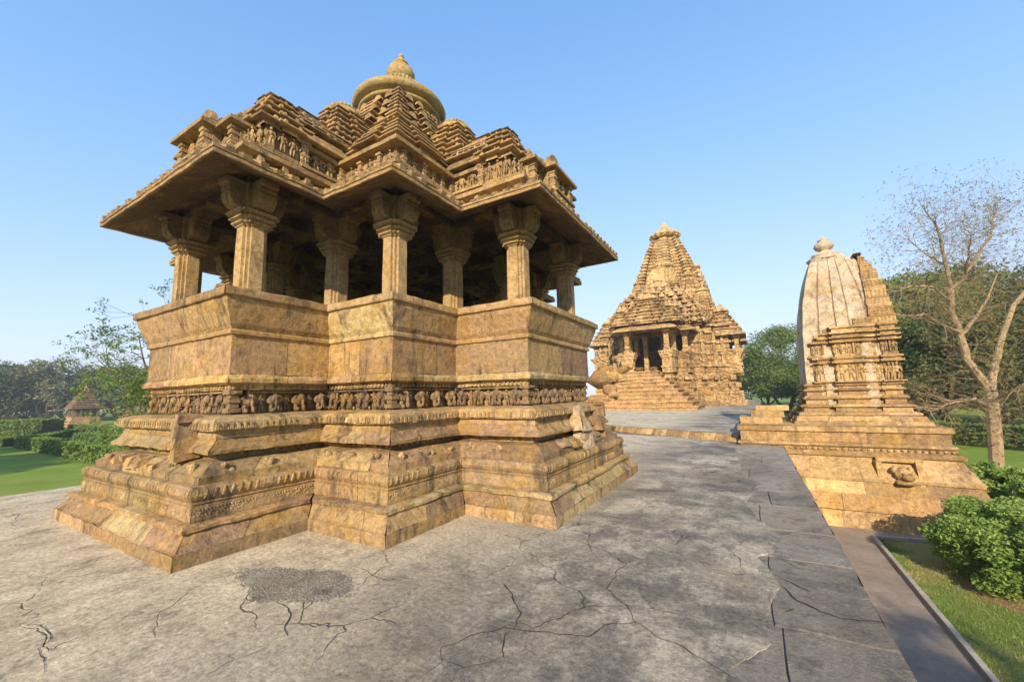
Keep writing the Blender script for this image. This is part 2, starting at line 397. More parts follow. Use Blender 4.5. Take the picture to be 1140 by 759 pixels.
# flagstones along the edge: separate slabs with joints, as one paved sheet
fl = MB()
def slab(pts, z, tint, th=.05):
    n = len(pts); c = Vector((sum(p[0] for p in pts) / n, sum(p[1] for p in pts) / n))
    q = []
    for i in range(n):
        a = Vector(pts[i]); b = Vector(pts[(i + 1) % n]); k = max(1, int((b - a).length / .12))
        for j in range(k):
            p = a.lerp(b, j / k); w = noise.noise_vector(Vector((p.x * 3, p.y * 3, 0))) * .03
            p = p + Vector((w.x, w.y)); p = p + (c - p).normalized() * .006; p.x = min(p.x, TX); q.append((p.x, p.y))
    m = len(q); zz = z + random.uniform(-.003, .003)
    q2 = [(p[0] + (c.x - p[0]) * .012, p[1] + (c.y - p[1]) * .012) for p in q]
    fl.add([(x, y, zz - th) for x, y in q] + [(x, y, zz - .006) for x, y in q] + [(x, y, zz) for x, y in q2],
           [(i, (i + 1) % m, m + (i + 1) % m, m + i) for i in range(m)] + [(m + i, m + (i + 1) % m, 2 * m + (i + 1) % m, 2 * m + i) for i in range(m)] + [tuple(range(2 * m, 3 * m))], tint)
ys = [-9]; 
while ys[-1] < 13.9: ys.append(min(14.0, ys[-1] + random.uniform(.75, 1.35)))
lb = -.75
for a, b in zip(ys, ys[1:]):
    sk = random.uniform(-.12, .12)
    if random.random() < .35:
        mx = random.uniform(-.2, .1)
        slab([(lb, a), (mx, a), (mx, b), (lb, b)], -.008, random.random()); slab([(mx, a), (TX, a), (TX, b), (mx, b)], -.008, random.random())
    else: slab([(lb, a), (TX, a), (TX, b), (lb, b)], -.008, random.random())
# the flagged band in front of the raised step
for r in range(3):
    x = -6.5; y0 = 13.0 + r * 1.1
    while x < -.75:
        w = random.uniform(.8, 1.6); x1_ = min(x + w, -.75)
        slab([(x, y0), (x1_, y0), (x1_, y0 + 1.1), (x, y0 + 1.1)], -.004, random.random()); x += w
fl.build('flagstone_paving', M['flag'])['kind'] = 'structure'
sheet('terrace_bed', [(BX, -9), (TX - .01, -9), (TX - .01, 14), (TX - .01, 66), (-16, 66), (-16, 9), (BX, 9)], -.028, M['aggregate'])
# the lime plaster skin with its ragged broken edge
edge = [(-.35, 15.0), (-1.6, 13.9), (-.55, 13.0), (-.42, 11.2), (-.30, 8.9), (-.02, 8.3), (-.22, 6.9), (-.12, 6.3), (.02, 5.65), (.06, 5.35), (.04, 5.0), (-.07, 4.75), (.05, 4.25), (-.02, 3.85), (-.09, 3.45), (-.06, 3.2), (-.17, 2.95), (-.28, 2.72), (-.18, 2.3), (-.3, 1.6), (-.1, .8), (-.3, -.5), (-.2, -3), (-.3, -9)]
ed = []
for a, b in zip(edge, edge[1:]):
    k = max(1, int(Vector((a[0] - b[0], a[1] - b[1])).length / .05))
    for j in range(k):
        p = Vector(a).lerp(Vector(b), j / k); w = noise.noise_vector(Vector((p.x * 5, p.y * 5, 0))) * .045 + noise.noise_vector(Vector((p.x * 19, p.y * 19, 0))) * .018
        ed.append((p.x + w.x, p.y + w.y))
skin = ed + [(-.3, -9), (BX, -9), (BX, 9), (-16, 9), (-16, 40), (-6.9, 40), (-6.9, 16.4)]
sk = MB(); n = len(skin); sk.add([(x, y, 0) for x, y in skin], [tuple(reversed(range(n)))], .5)
for a, b in zip(ed, ed[1:]): sk.quad((a[0], a[1], 0), (b[0], b[1], 0), (b[0] + .012, b[1], -.03), (a[0] + .012, a[1], -.03))
sk.build('terrace_pavement', M['paving'])['kind'] = 'structure'
# cracks: narrow ragged grooves of dirt in the plaster
ck = MB()
def crack(pts, w=.014, z=.004):
    q = []
    for a, b in zip(pts, pts[1:]):
        a = Vector(a); b = Vector(b); k = max(1, int((b - a).length / .04))
        for j in range(k):
            p = a.lerp(b, j / k); v = noise.noise_vector(Vector((p.x * 6, p.y * 6, 1))) * .05 + noise.noise_vector(Vector((p.x * 16, p.y * 16, 4))) * .014
            q.append(Vector((p.x + v.x, p.y + v.y)))
    m = len(q)
    for i in range(m - 1):
        d = (q[i + 1] - q[i]).normalized(); nn = Vector((-d.y, d.x))
        def ww(t, p): return w * (.35 + .9 * abs(noise.noise(Vector((p.x * 7, p.y * 7, 9))))) * min(1, 5 * t / m + .15, 5 * (m - t) / m + .1)
        a, b = q[i], q[i + 1]; wa, wb = ww(i, a), ww(i + 1, b)
        ck.quad((a.x - nn.x * wa, a.y - nn.y * wa, z), (b.x - nn.x * wb, b.y - nn.y * wb, z), (b.x + nn.x * wb, b.y + nn.y * wb, z), (a.x + nn.x * wa, a.y + nn.y * wa, z))
def gp(px, py, z=0):     # where a sight line of the survey camera meets the terrace
    d = Fv * F_PX + Rv * (px - 570) - Uv * (py - 379.5); k = (z - 1.6) / d.z; return (d.x * k, d.y * k)
for w, pts in [(.008, [(67, 679), (35, 694), (53, 705), (47, 722), (44, 757)]), (.006, [(179, 645), (137, 657), (67, 679)]), (.016, [(0, 577), (22, 571), (48, 566)]), (.009, [(22, 571), (12, 588)]),
               (.012, [(309, 666), (323, 680), (318, 698), (322, 712)]), (.009, [(345, 664), (340, 676), (323, 682)]),
               (.012, [(461, 757), (490, 737), (494, 722), (531, 708), (560, 699), (575, 700), (656, 710), (674, 697), (707, 691), (692, 671), (674, 655), (696, 627), (678, 616), (626, 594)]),
               (.014, [(575, 700), (578, 680), (569, 660), (556, 647)]), (.012, [(572, 702), (562, 712), (556, 722), (558, 737)]), (.008, [(494, 737), (520, 744), (545, 735), (556, 728)]),
               (.01, [(707, 691), (733, 708), (762, 722), (800, 745), (830, 757)]), (.008, [(424, 612), (433, 627), (406, 645), (396, 660)]), (.005, [(433, 627), (470, 628), (500, 622)]),
               (.006, [(300, 720), (250, 740), (215, 757)])]:
    crack([gp(*p) for p in pts], w * .55)
for w, pts in [(.012, [(868, 594), (905, 591), (932, 596)]), (.014, [(868, 622), (890, 632), (921, 637)]), (.03, [(872, 652), (890, 668), (912, 679), (958, 690), (992, 694)]), (.02, [(868, 640), (885, 648), (905, 662)]), (.012, [(866, 682), (885, 678), (900, 682)])]:
    crack([gp(*p) for p in pts], w * .4, z=-.0015)
ck.build('paving_cracks', M['crack'])['kind'] = 'structure'
ag = MB(); pts = []
for i in range(220):
    a = 2 * pi * i / 220; e = Vector(gp(336 + 68 * cos(a), 649 + 16 * sin(a))); w = noise.noise_vector(Vector((e.x * 2.2, e.y * 2.2, 3))) * .16 + noise.noise_vector(Vector((e.x * 9, e.y * 9, 3))) * .04
    pts.append((e.x + w.x, e.y + w.y))
sheet('worn_aggregate_patch', pts, .004, M['aggregate'])
pb = MB(); PTS = [Vector(p) for p in pts]; cen = sum(PTS, Vector((0, 0))) / len(PTS)
for _ in range(5200):
    e = random.choice(PTS); k = random.random() ** .5 * random.choice((1, 1, 1, 1.06, 1.16)); e = cen + (e - cen) * k + Vector((random.gauss(0, .012), random.gauss(0, .012)))
    r = random.uniform(.004, .012) * (1 if k < 1 else .7); a = random.random() * 6.28; c_, s_ = cos(a), sin(a); zt = .004 + r * random.uniform(.25, .7)
    vs = [(e.x + r * (x * c_ - y * s_), e.y + r * (x * s_ + y * c_), z) for x, y, z in ((-1, -.7, .003), (1, -.8, .003), (.9, .8, .003), (-.8, .9, .003), (-.5, -.4, zt), (.5, -.3, zt), (.4, .4, zt), (-.4, .5, zt))]
    pb.add(vs, [(4, 5, 6, 7), (0, 1, 5, 4), (1, 2, 6, 5), (2, 3, 7, 6), (3, 0, 4, 7)], random.random())
tag(pb.build('grit', M['flag']), 'small grey grit exposed in the worn patch of the terrace', 'grit', kind='stuff')
# raised inner terrace with a broken rim, up to the temple
up = MB(); rim = [(-.45, 14.6), (-1.6, 15.1), (-2.8, 15.9), (-4.3, 16.6), (-5.6, 17.6), (-8, 18.4), (-16, 18.5)]; r2 = []
for a, b in zip(rim, rim[1:]):
    k = max(1, int(Vector((a[0] - b[0], a[1] - b[1])).length / .2))
    for j in range(k):
        p = Vector(a).lerp(Vector(b), j / k); w = noise.noise_vector(Vector((p.x * 2, p.y * 2, 0))) * .18; r2.append((p.x + w.x, p.y + w.y))
pl = [(TX, 14.6)] + r2 + [(-16, 66), (TX, 66)]
up.add([(x, y, .2) for x, y in pl], [tuple(reversed(range(len(pl))))], .5)
o = up.build('upper_terrace', M['paving']); o['kind'] = 'structure'
rb = MB()
for a, b in zip(r2, r2[1:]):
    z = .2 - .02; w = random.uniform(.05, .14)
    rb.add([(a[0], a[1], .203), (b[0], b[1], .203), (b[0] - .03, b[1] - w * 1.4, 0), (a[0] - .03, a[1] - w * 1.4, 0), (a[0], a[1] + .35, .206), (b[0], b[1] + .35, .206)], [(0, 3, 2, 1), (4, 0, 1, 5)], random.random())
tag(rb.build('terrace_step', M['shrine']), kind='structure')
# garden path and kerb below the terrace
sheet('garden_path', [(TX + .1, -9), (2.13, -9), (2.13, 12.75), (3.4, 12.95), (12, 13.2), (12, 13.9), (TX + .1, 13.9)], GZ + .004, M['path'])
kb = MB()
for (x0, y0, x1_, y1_) in ((2.14, -9, 2.14, 12.75), (2.14, 12.75, 3.4, 12.95), (3.4, 12.95, 12, 13.2)):
    a = Vector((x0, y0)); b = Vector((x1_, y1_)); L = (b - a).length; k = int(L / .8) + 1; d = (b - a).normalized()
    for j in range(k):
        c = a.lerp(b, (j + .5) / k); kb.box((c.x, c.y, GZ + .03), (L / k / 2 - .006, .035, .045), Matrix.Rotation(atan2(d.y, d.x), 3, 'Z'), jit=.004)
kb.build('kerb', M['kerb'])['kind'] = 'structure'
def smooth_poly(p, k=8):
    out = []; n = len(p)
    for i in range(n):
        a, b, c, d = [Vector(p[(i + j) % n]) for j in (-1, 0, 1, 2)]
        for t in range(k):
            u = t / k; q = .5 * ((2 * b) + (c - a) * u + (2 * a - 5 * b + 4 * c - d) * u * u + (3 * b - a - 3 * c + d) * u ** 3)
            w = noise.noise_vector(Vector((q.x * 3, q.y * 3, 0))) * .12; out.append((q.x + w.x, q.y + w.y))
    return out
sheet('near_lawn', [(2.17, -9), (30, -9), (30, 13.1), (3.4, 12.9), (2.17, 12.7)], GZ + .002, M['dry_lawn'])
sheet('soil_bed', smooth_poly([(2.9, 10.2), (3.4, 9.6), (4.6, 9.3), (6.5, 9.5), (7, 11.5), (5, 12.4), (3.4, 12.2)]), GZ + .007, M['earth'])
gr = MB()
for _ in range(120000):
    x = 2.2 + 8 * random.random() ** 1.4; y = random.uniform(2.5, 12.8)
    nn = noise.noise(Vector((x * .8, y * .5, 2))) + .5 * noise.noise(Vector((x * 2.6, y * 2.6, 5))); dry = max(0, min(1, .5 + 1.3 * nn - .25 * (x < 2.7) + (.25 if 2.8 < x < 4.6 else 0)))
    if random.random() < dry * .55: continue
    h = random.uniform(.018, .05) * (1 - .4 * dry); a = random.random() * pi; w = .0045; lx, ly = random.uniform(-.025, .025), random.uniform(-.025, .025)
    gr.add([(x - w * cos(a), y - w * sin(a), GZ), (x + w * cos(a), y + w * sin(a), GZ), (x + lx, y + ly, GZ + h)], [(0, 1, 2)], min(1, max(0, dry + random.gauss(0, .18))))
tag(gr.build('grass', M['blade']), 'short lawn grass beside the kerb of the garden path', 'grass', kind='stuff')

# ================================================================= PAVILION
CX, CY, X1, A_, B_ = -6.905, 6.578, 1.987, 4.758, 3.381
def quarter(x1, A, B):
    q = [(x1, -A), (x1, -B), (B, -B), (B, -x1), (A, -x1)]
    out = []
    for k in range(4):
        for x, y in q:
            for _ in range(k): x, y = -y, x
            out.append((x, y))
    return out
PLAN = quarter(X1, A_, B_); PC = (CX, CY)
pav = empty('stone_pavilion', (CX, CY, 0), 'large open pillared sandstone pavilion with elephant frieze and stepped pyramid roof on the terrace', 'pavilion')
PR = (CX, CY, 0)
def crs(mb, *a, **k): course(mb, PLAN, *a, C=PC, **k)
mb = MB()
crs(mb, [(0, -.03), (0, .14)], L=1.1, amp=.01, rough=.01)
crs(mb, [(.004, .14), (.03, .155), (.13, .29), (.14, .305)], L=1.0, amp=.012, rough=.02)
crs(mb, [(.14, .30), (.10, .305), (.095, .345), (.12, .36), (.22, .375)], L=.9, amp=.012, rough=.035)
crs(mb, [(.21, .375), (.207, .40), (.215, .525), (.23, .53), (.23, .54), (.212, .545), (.212, .56), (.228, .565), (.21, .59), (.192, .63), (.20, .68), (.235, .712), (.31, .725)], L=1.0, res=.07, amp=.005, rough=.008)
crs(mb, [(.30, .72), (.297, .80), (.33, .815), (.44, .90), (.50, .92), (.61, .93)], L=.9, amp=.012, rough=.03)
crs(mb, [(.60, .93), (.60, 1.01)], L=.7, amp=.008)
crs(mb, [(.60, 1.0), (.50, 1.005), (.43, 1.02), (.427, 1.06), (.50, 1.12), (.535, 1.18)], L=1.0, amp=.012, rough=.03)
crs(mb, [(.53, 1.18), (.527, 1.21), (.54, 1.22), (.54, 1.27), (.475, 1.272), (.47, 1.375), (.50, 1.41), (.62, 1.44), (.87, 1.455)], L=.9, res=.07, amp=.007, rough=.01)
crs(mb, [(.86, 1.455), (.86, 1.76)], L=.6)
crs(mb, [(.87, 1.755), (.75, 1.76), (.75, 1.82), (.70, 1.83), (.655, 1.85), (.652, 1.9), (.69, 1.95), (.72, 1.966)], L=.8, amp=.01, rough=.03)
# carved bands of the plinth: petals on the torus, scroll roundels, a row of pendants
for p, t, n, j, k in edge_iter(PLAN, .205, .085, PC):
    R = basis(t, n); s = random.random()
    if s < .06: continue
    mb.ell(p + Vector((0, 0, .645)) + n * .0, (.017, .022, .055), R @ Matrix.Rotation(.25, 3, 'Y'), s, 6, 4)
for p, t, n, j, k in edge_iter(PLAN, .213, .11, PC):
    if random.random() < .12: continue
    R = basis(t, n); c = p + Vector((0, 0, .455)); s = .4 + .2 * random.random()
    for q in range(6):
        a = q * pi / 3; mb.ell(c + R @ Vector((.034 * cos(a), 0, .034 * sin(a))), (.015, .009, .015), R, s, 6, 4)
    mb.ell(c + t * .055 + Vector((0, 0, .01)), (.008, .009, .03), R, s, 6, 4)
for p, t, n, j, k in edge_iter(PLAN, .47, .075, PC):
    if random.random() < .07: continue
    R = basis(t, n); mb.box(p + Vector((0, 0, 1.325)), (.022, .016, .036), R, random.random(), jit=.004, taper=.7)
    mb.ell(p + t * .037 + Vector((0, 0, 1.30)), (.012, .014, .02), R, .5, 6, 4)
for p, t, n, j, k in edge_iter(PLAN, .38, .5, PC):
    if random.random() < .15: continue
    R = basis(t, n); c = p + Vector((0, 0, .85))
    for q in range(5): mb.ell(c + R @ Vector((random.uniform(-.05, .05), random.uniform(-.02, .03), random.uniform(-.03, .05))), (.035, .04, .035), R, random.random(), 7, 4)
for p, t, n, j, k in edge_iter(PLAN, .56, .11, PC):
    if random.random() < .2: continue
    mb.ell(p + Vector((0, 0, .985)), (.03, .03, .022), basis(t, n), random.random(), 6, 4)
for p, t, n, j, k in edge_iter(PLAN, .745, .075, PC): mb.ell(p + Vector((0, 0, 1.79)), (.02, .018, .026), basis(t, n), random.random(), 6, 4)
# broken stub in the middle of the two garden faces
for (fx, fy) in ((0, -1), (1, 0), (-1, 0), (0, 1)):
    n = Vector((fx, fy, 0)); t = Vector((-fy, fx, 0)); R = basis(t, n); c = Vector((CX, CY, 0)) + n * (A_ - .42)
    for z, h, w, q in ((1.30, .13, .075, .0), (1.12, .07, .10, -.02), (1.0, .07, .12, .0), (1.42, .04, .06, -.04)):
        mb.box(c + t * (.9 + random.uniform(-.05, .05)) + n * q + Vector((0, 0, z)), (w, .13, h), R, random.random(), jit=.025, taper=.85)
    for q in range(12):
        mb.box(c + t * random.uniform(-.9, .95) + n * random.uniform(-.02, .08) + Vector((0, 0, random.uniform(.72, .9))), (random.uniform(.05, .13), .09, random.uniform(.03, .06)), R, random.random(), jit=.03, taper=.7)
mb.build('plinth', M['sand'], pav, PR)
mb = MB()
for p, t, n, j, k in edge_iter(PLAN, .80, .33, PC):
    B = basis(t, n); s = random.random(); c = p + Vector((0, 0, 1.46))
    if j % 5 == 4: human(mb, c - t * .06, B, .28, s); human(mb, c + t * .05, B, .24, s)
    else: elephant(mb, c, B, .285, s, random.choice((-1, 1)))
    human(mb, c + t * .165, B, .24, random.random())
    mb.box(c + t * .17 + Vector((0, 0, .27)), (.16, .03, .012), B, s, jit=.003)
for x, y in offs(PLAN, .80):
    for z, w in ((1.50, .075), (1.56, .05), (1.62, .065), (1.68, .05), (1.73, .075)): mb.box((x + CX, y + CY, z), (w, w, .028), None, .4, jit=.004)
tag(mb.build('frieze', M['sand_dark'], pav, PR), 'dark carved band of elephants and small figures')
mb = MB()
crs(mb, [(.70, 1.96), (.698, 2.1), (.70, 2.46)], L=.85, amp=.005, off=.006, groove=.01)
mb.build('parapet_wall', M['sand'], pav, PR)
mb = MB()
crs(mb, [(.70, 2.455), (.665, 2.47), (.662, 2.51), (.685, 2.535), (.67, 2.56), (.645, 2.60), (.555, 2.86), (.545, 2.93)], L=1.3, amp=.006, off=.002)
crs(mb, [(.55, 2.925), (.512, 2.93), (.505, 2.945), (.507, 3.025), (.53, 3.045), (.68, 3.05), (.73, 2.9), (.78, 2.56)], L=1.5, amp=.008, rough=.012)
mb.build('seat_back', M['sand'], pav, PR)
mb = MB(); crs(mb, [(.76, 2.555), (1.32, 2.56), (1.32, 2.0)], L=1.0, res=.3); cap(mb, PLAN, 1.0, 2.01, C=PC)
mb.build('floor', M['inner_shade'], pav, PR)

# pillars
def stepped(h, s):      # square with two small steps at each corner
    q = [(h - 2 * s, -h), (h - s, -h), (h - s, -h + s), (h, -h + s), (h, -h + 2 * s)]
    q = [(h - 2 * s, -h), (h - 2 * s, -h + s), (h - s, -h + s), (h - s, -h + 2 * s), (h, -h + 2 * s)]
    out = []
    for k in range(4):
        for x, y in q:
            for _ in range(k): x, y = -y, x
            out.append((x, y))
    return out
SH = stepped(.165, .04)
def col_meshes():
    a = MB(); course(a, SH, [(-.03, 2.55), (-.03, 2.65), (0, 2.68), (0, 3.6), (.004, 4.02)], L=9, res=.12, amp=.004, groove=0, tints=.5)
    b = MB(); SC_ = stepped(.165, .04)
    course(b, SC_, [(.0, 4.02), (-.012, 4.025), (-.012, 4.04), (-.05, 4.06), (-.055, 4.08), (-.02, 4.09), (-.02, 4.10), (-.075, 4.125), (-.08, 4.148), (-.035, 4.16), (-.035, 4.17), (-.105, 4.20), (-.108, 4.225), (-.06, 4.24), (.15, 4.245)], L=9, res=.05, amp=.003, groove=0, tints=.4)
    c = MB()
    for k in range(4):
        R = Matrix.Rotation(k * pi / 2, 3, 'Z'); w = .12; prof = []
        for i in range(11):      # quarter-round underside
            t = min(i / 10 * pi / 2, pi / 2 - 1e-6); prof.append((.10 + .27 * sin(t) ** .75, 4.45 - .21 * cos(t) ** .75))
        prof += [(.37, 4.46), (.33, 4.47), (.38, 4.49), (.38, 4.53), (.34, 4.54), (.42, 4.565), (.42, 4.64)]
        vs = []; m = len(prof)
        for x, z in prof:
            for y in (-w, w): p = R @ Vector((x, y, z)); vs.append(tuple(p))
        for y in (-w, w): p = R @ Vector((.0, y, 4.64)); vs.append(tuple(p))
        for y in (-w, w): p = R @ Vector((.0, y, 4.24)); vs.append(tuple(p))
        fs = [(2 * i, 2 * i + 1, 2 * i + 3, 2 * i + 2) for i in range(m - 1)] + [(2 * m - 2, 2 * m - 1, 2 * m + 1, 2 * m)]
        fs += [tuple([2 * i for i in range(m)] + [2 * m, 2 * m + 2]), tuple([2 * i + 1 for i in range(m)] + [2 * m + 1, 2 * m + 3])]
        c.add(vs, fs, .5 + .1 * k)
        c.box(R @ Vector((.25, 0, 4.36)), (.118, .03, .06), R, .5)
    c.box((0, 0, 4.44), (.17, .17, .195), None, .5)
    return a, b, c
a, b, c = col_meshes()
pillars = offs(PLAN, 1.0)
def col_at(x, y, src=None):
    if src is None:
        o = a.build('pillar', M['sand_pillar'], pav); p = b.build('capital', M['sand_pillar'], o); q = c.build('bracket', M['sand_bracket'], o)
        o.location = (x, y, 0); return o
    o = src.copy(); COL.objects.link(o); o.location = (x, y, 0); o.rotation_euler = (0, 0, random.choice((0, 1, 2, 3)) * pi / 2)
    for ch in src.children: d = ch.copy(); COL.objects.link(d); d.parent = o
    return o
first = col_at(pillars[0].x, pillars[0].y)
for p in pillars[1:]: col_at(p.x, p.y, first)

# beams, ceiling, eave
mb = MB(); crs(mb, [(.84, 4.83), (.84, 4.66), (.86, 4.63), (1.16, 4.63), (1.16, 4.83)], L=1.4, res=.2)
cap(mb, PLAN, .9, 4.82, C=PC)
for s in (-1, 1):
    for q in (-3.3, -2.3, -1.05, 0.0, 1.05, 2.3, 3.3):
        L_ = A_ - 1.2 if abs(q) < 1.1 else B_ - 1.2
        if abs(q) < 2.4: mb.box((CX + q * (1 if s > 0 else 0) + (0 if s > 0 else 0), CY + (0 if s > 0 else q), 4.74), ((.14, L_, .09) if s > 0 else (L_, .14, .085)), None)
mb.build('ceiling', M['inner_shade'], pav, PR)
mb = MB()
crs(mb, [(.95, 4.80), (.5, 4.62), (.16, 4.462), (.13, 4.465)], L=1.2, res=.15, amp=.006)
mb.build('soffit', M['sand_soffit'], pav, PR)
mb = MB()
crs(mb, [(.14, 4.462), (.105, 4.455), (.10, 4.49), (.118, 4.495), (.118, 4.508), (.10, 4.515), (.10, 4.55), (.13, 4.565), (.40, 4.68), (.78, 4.85)], L=1.4, amp=.008, rough=.008)
for i, (p, t, n, j, k) in enumerate(edge_iter(PLAN, .17, .2, PC)):
    T = Matrix.Rotation(.4, 3, 'X'); R = basis(t, n); tt = random.random()
    if random.random() < .1: continue
    mb.box(p - n * .06 + Vector((0, 0, 4.605)), (.052, .15, .034), R @ Matrix.Rotation(-.40, 3, 'X'), tt, jit=.008)
mb.build('eave', M['sand_roof'], pav, PR)

# lower roof storey
mb = MB()
crs(mb, [(.80, 4.80), (.80, 5.0)], L=.7)
crs(mb, [(.80, 4.995), (.72, 5.0), (.645, 5.03), (.64, 5.09), (.72, 5.14), (.88, 5.19)], L=1.0, rough=.012)
crs(mb, [(.86, 5.185), (.80, 5.20), (.80, 5.24), (.88, 5.265), (1.0, 5.27)], L=.8)
PL2 = quarter(X1, A_ - .85, B_)
course(mb, PL2, [(.98, 5.20), (.98, 5.57)], L=.4, C=PC)
course(mb, PL2, [(.99, 5.555), (.90, 5.56), (.82, 5.575), (.818, 5.64), (.90, 5.69), (1.12, 5.76)], L=.9, rough=.012, C=PC)
cap(mb, PL2, 1.1, 5.755, C=PC); cap(mb, PLAN, .95, 5.262, C=PC)
for p, t, n, j, k in edge_iter(PL2, .98, .24, PC, end=.5):
    R = basis(t, n)
    if j % 2 == 0:
        mb.box(p + Vector((0, 0, 5.41)), (.035, .06, .14), R, random.random()); mb.box(p + Vector((0, 0, 5.53)), (.055, .08, .025), R); mb.box(p + Vector((0, 0, 5.30)), (.05, .075, .025), R)
        mb.box(p + Vector((0, 0, 5.41)), (.045, .07, .02), R)
    else:
        human(mb, p + Vector((0, 0, 5.27)) + n * .02, R, .27, random.random()); human(mb, p + t * .085 + Vector((0, 0, 5.27)), R, .22, random.random()); human(mb, p - t * .085 + Vector((0, 0, 5.27)), R, .22, random.random())
for p, t, n, j, k in edge_iter(PLAN, .72, .32, PC):
    if random.random() < .3: continue
    R = basis(t, n); mb.box(p + Vector((0, 0, 4.93)), (.05, .08, .05), R, random.random(), jit=.01, taper=.8)
mb.build('roof_storey', M['sand_roof'], pav, PR)

def pidha(mb, polyf, sizes, z0, h, oh=.09, C=(0, 0), res=.12, amp=.006, L=.7, nub=0):
    """stack of overhanging roof tiers; polyf(size) is the plan"""
    z = z0
    for k, s in enumerate(sizes):
        P = polyf(s); s2 = sizes[k + 1] if k + 1 < len(sizes) else s - (sizes[0] - sizes[-1]) / max(1, len(sizes) - 1)
        ins = s - s2
        course(mb, P, [(oh, z), (oh, z + h * .46), (.01, z + h * .46), (0, z + h * .50), (0, z + h * .64), (ins * .4 + .012, z + h * .78), (ins + oh, z + h * 1.01)], C=C, L=L, res=res, amp=amp, rough=amp * 1.6, groove=.008, off=.008)
        if nub:
            for p, t, n, j, kk in edge_iter(P, oh * .35 + .01, nub, C):
                if random.random() < .35: continue
                mb.box(p + Vector((0, 0, z + h * .76)), (random.uniform(.018, .035), .03, random.uniform(.02, .045)), basis(t, n), random.random(), jit=.008, taper=.6)
        z += h
    cap(mb, polyf(sizes[-1]), .0, z - h * .02, C=C)
    return z
def cross(s, a=.5, e=.12): return [(a * s, -s * (1 + e)), (a * s, -s), (s, -s), (s, -a * s), (s * (1 + e), -a * s), (s * (1 + e), a * s), (s, a * s), (s, s), (a * s, s), (a * s, s * (1 + e)), (-a * s, s * (1 + e)), (-a * s, s), (-s, s), (-s, a * s), (-s * (1 + e), a * s), (-s * (1 + e), -a * s), (-s, -a * s), (-s, -s), (-a * s, -s), (-a * s, -s * (1 + e))]
def rect(hx, hy): return [(-hx, -hy), (hx, -hy), (hx, hy), (-hx, hy)]
def ratha(s, k=.30, r=.06, m=.38, p=.07):
    """square with solid corners, a recess, and a projecting middle"""
    c = s; w = s * (1 - k); rr = s - r * s; mw = s * m; mp = s + p * s * .4
    q = [(mw, -mp), (mw, -rr), (w, -rr), (w, -c), (c, -c), (c, -w), (rr, -w), (rr, -mw), (mp, -mw)]
    out = []
    for n_ in range(4):
        for x, y in q:
            for _ in range(n_): x, y = -y, x
            out.append((x, y))
    return out
def gavaksha(mb, p, t, n, w, h, tint=.5):
    """small horseshoe gable"""
    R = basis(t, n); vs = []; m = 9
    for y in (-.03, .05):
        for i in range(m):
            a = pi * i / (m - 1); vs.append(tuple(p + R @ Vector((w * cos(a) * (1 if 0 < i < m - 1 else 1.1), y, h * sin(a) ** .8))))
    fs = [tuple(range(m)), tuple(reversed(range(m, 2 * m)))] + [(i, i + 1, m + i + 1, m + i) for i in range(m - 1)]
    mb.add(vs, fs, tint)

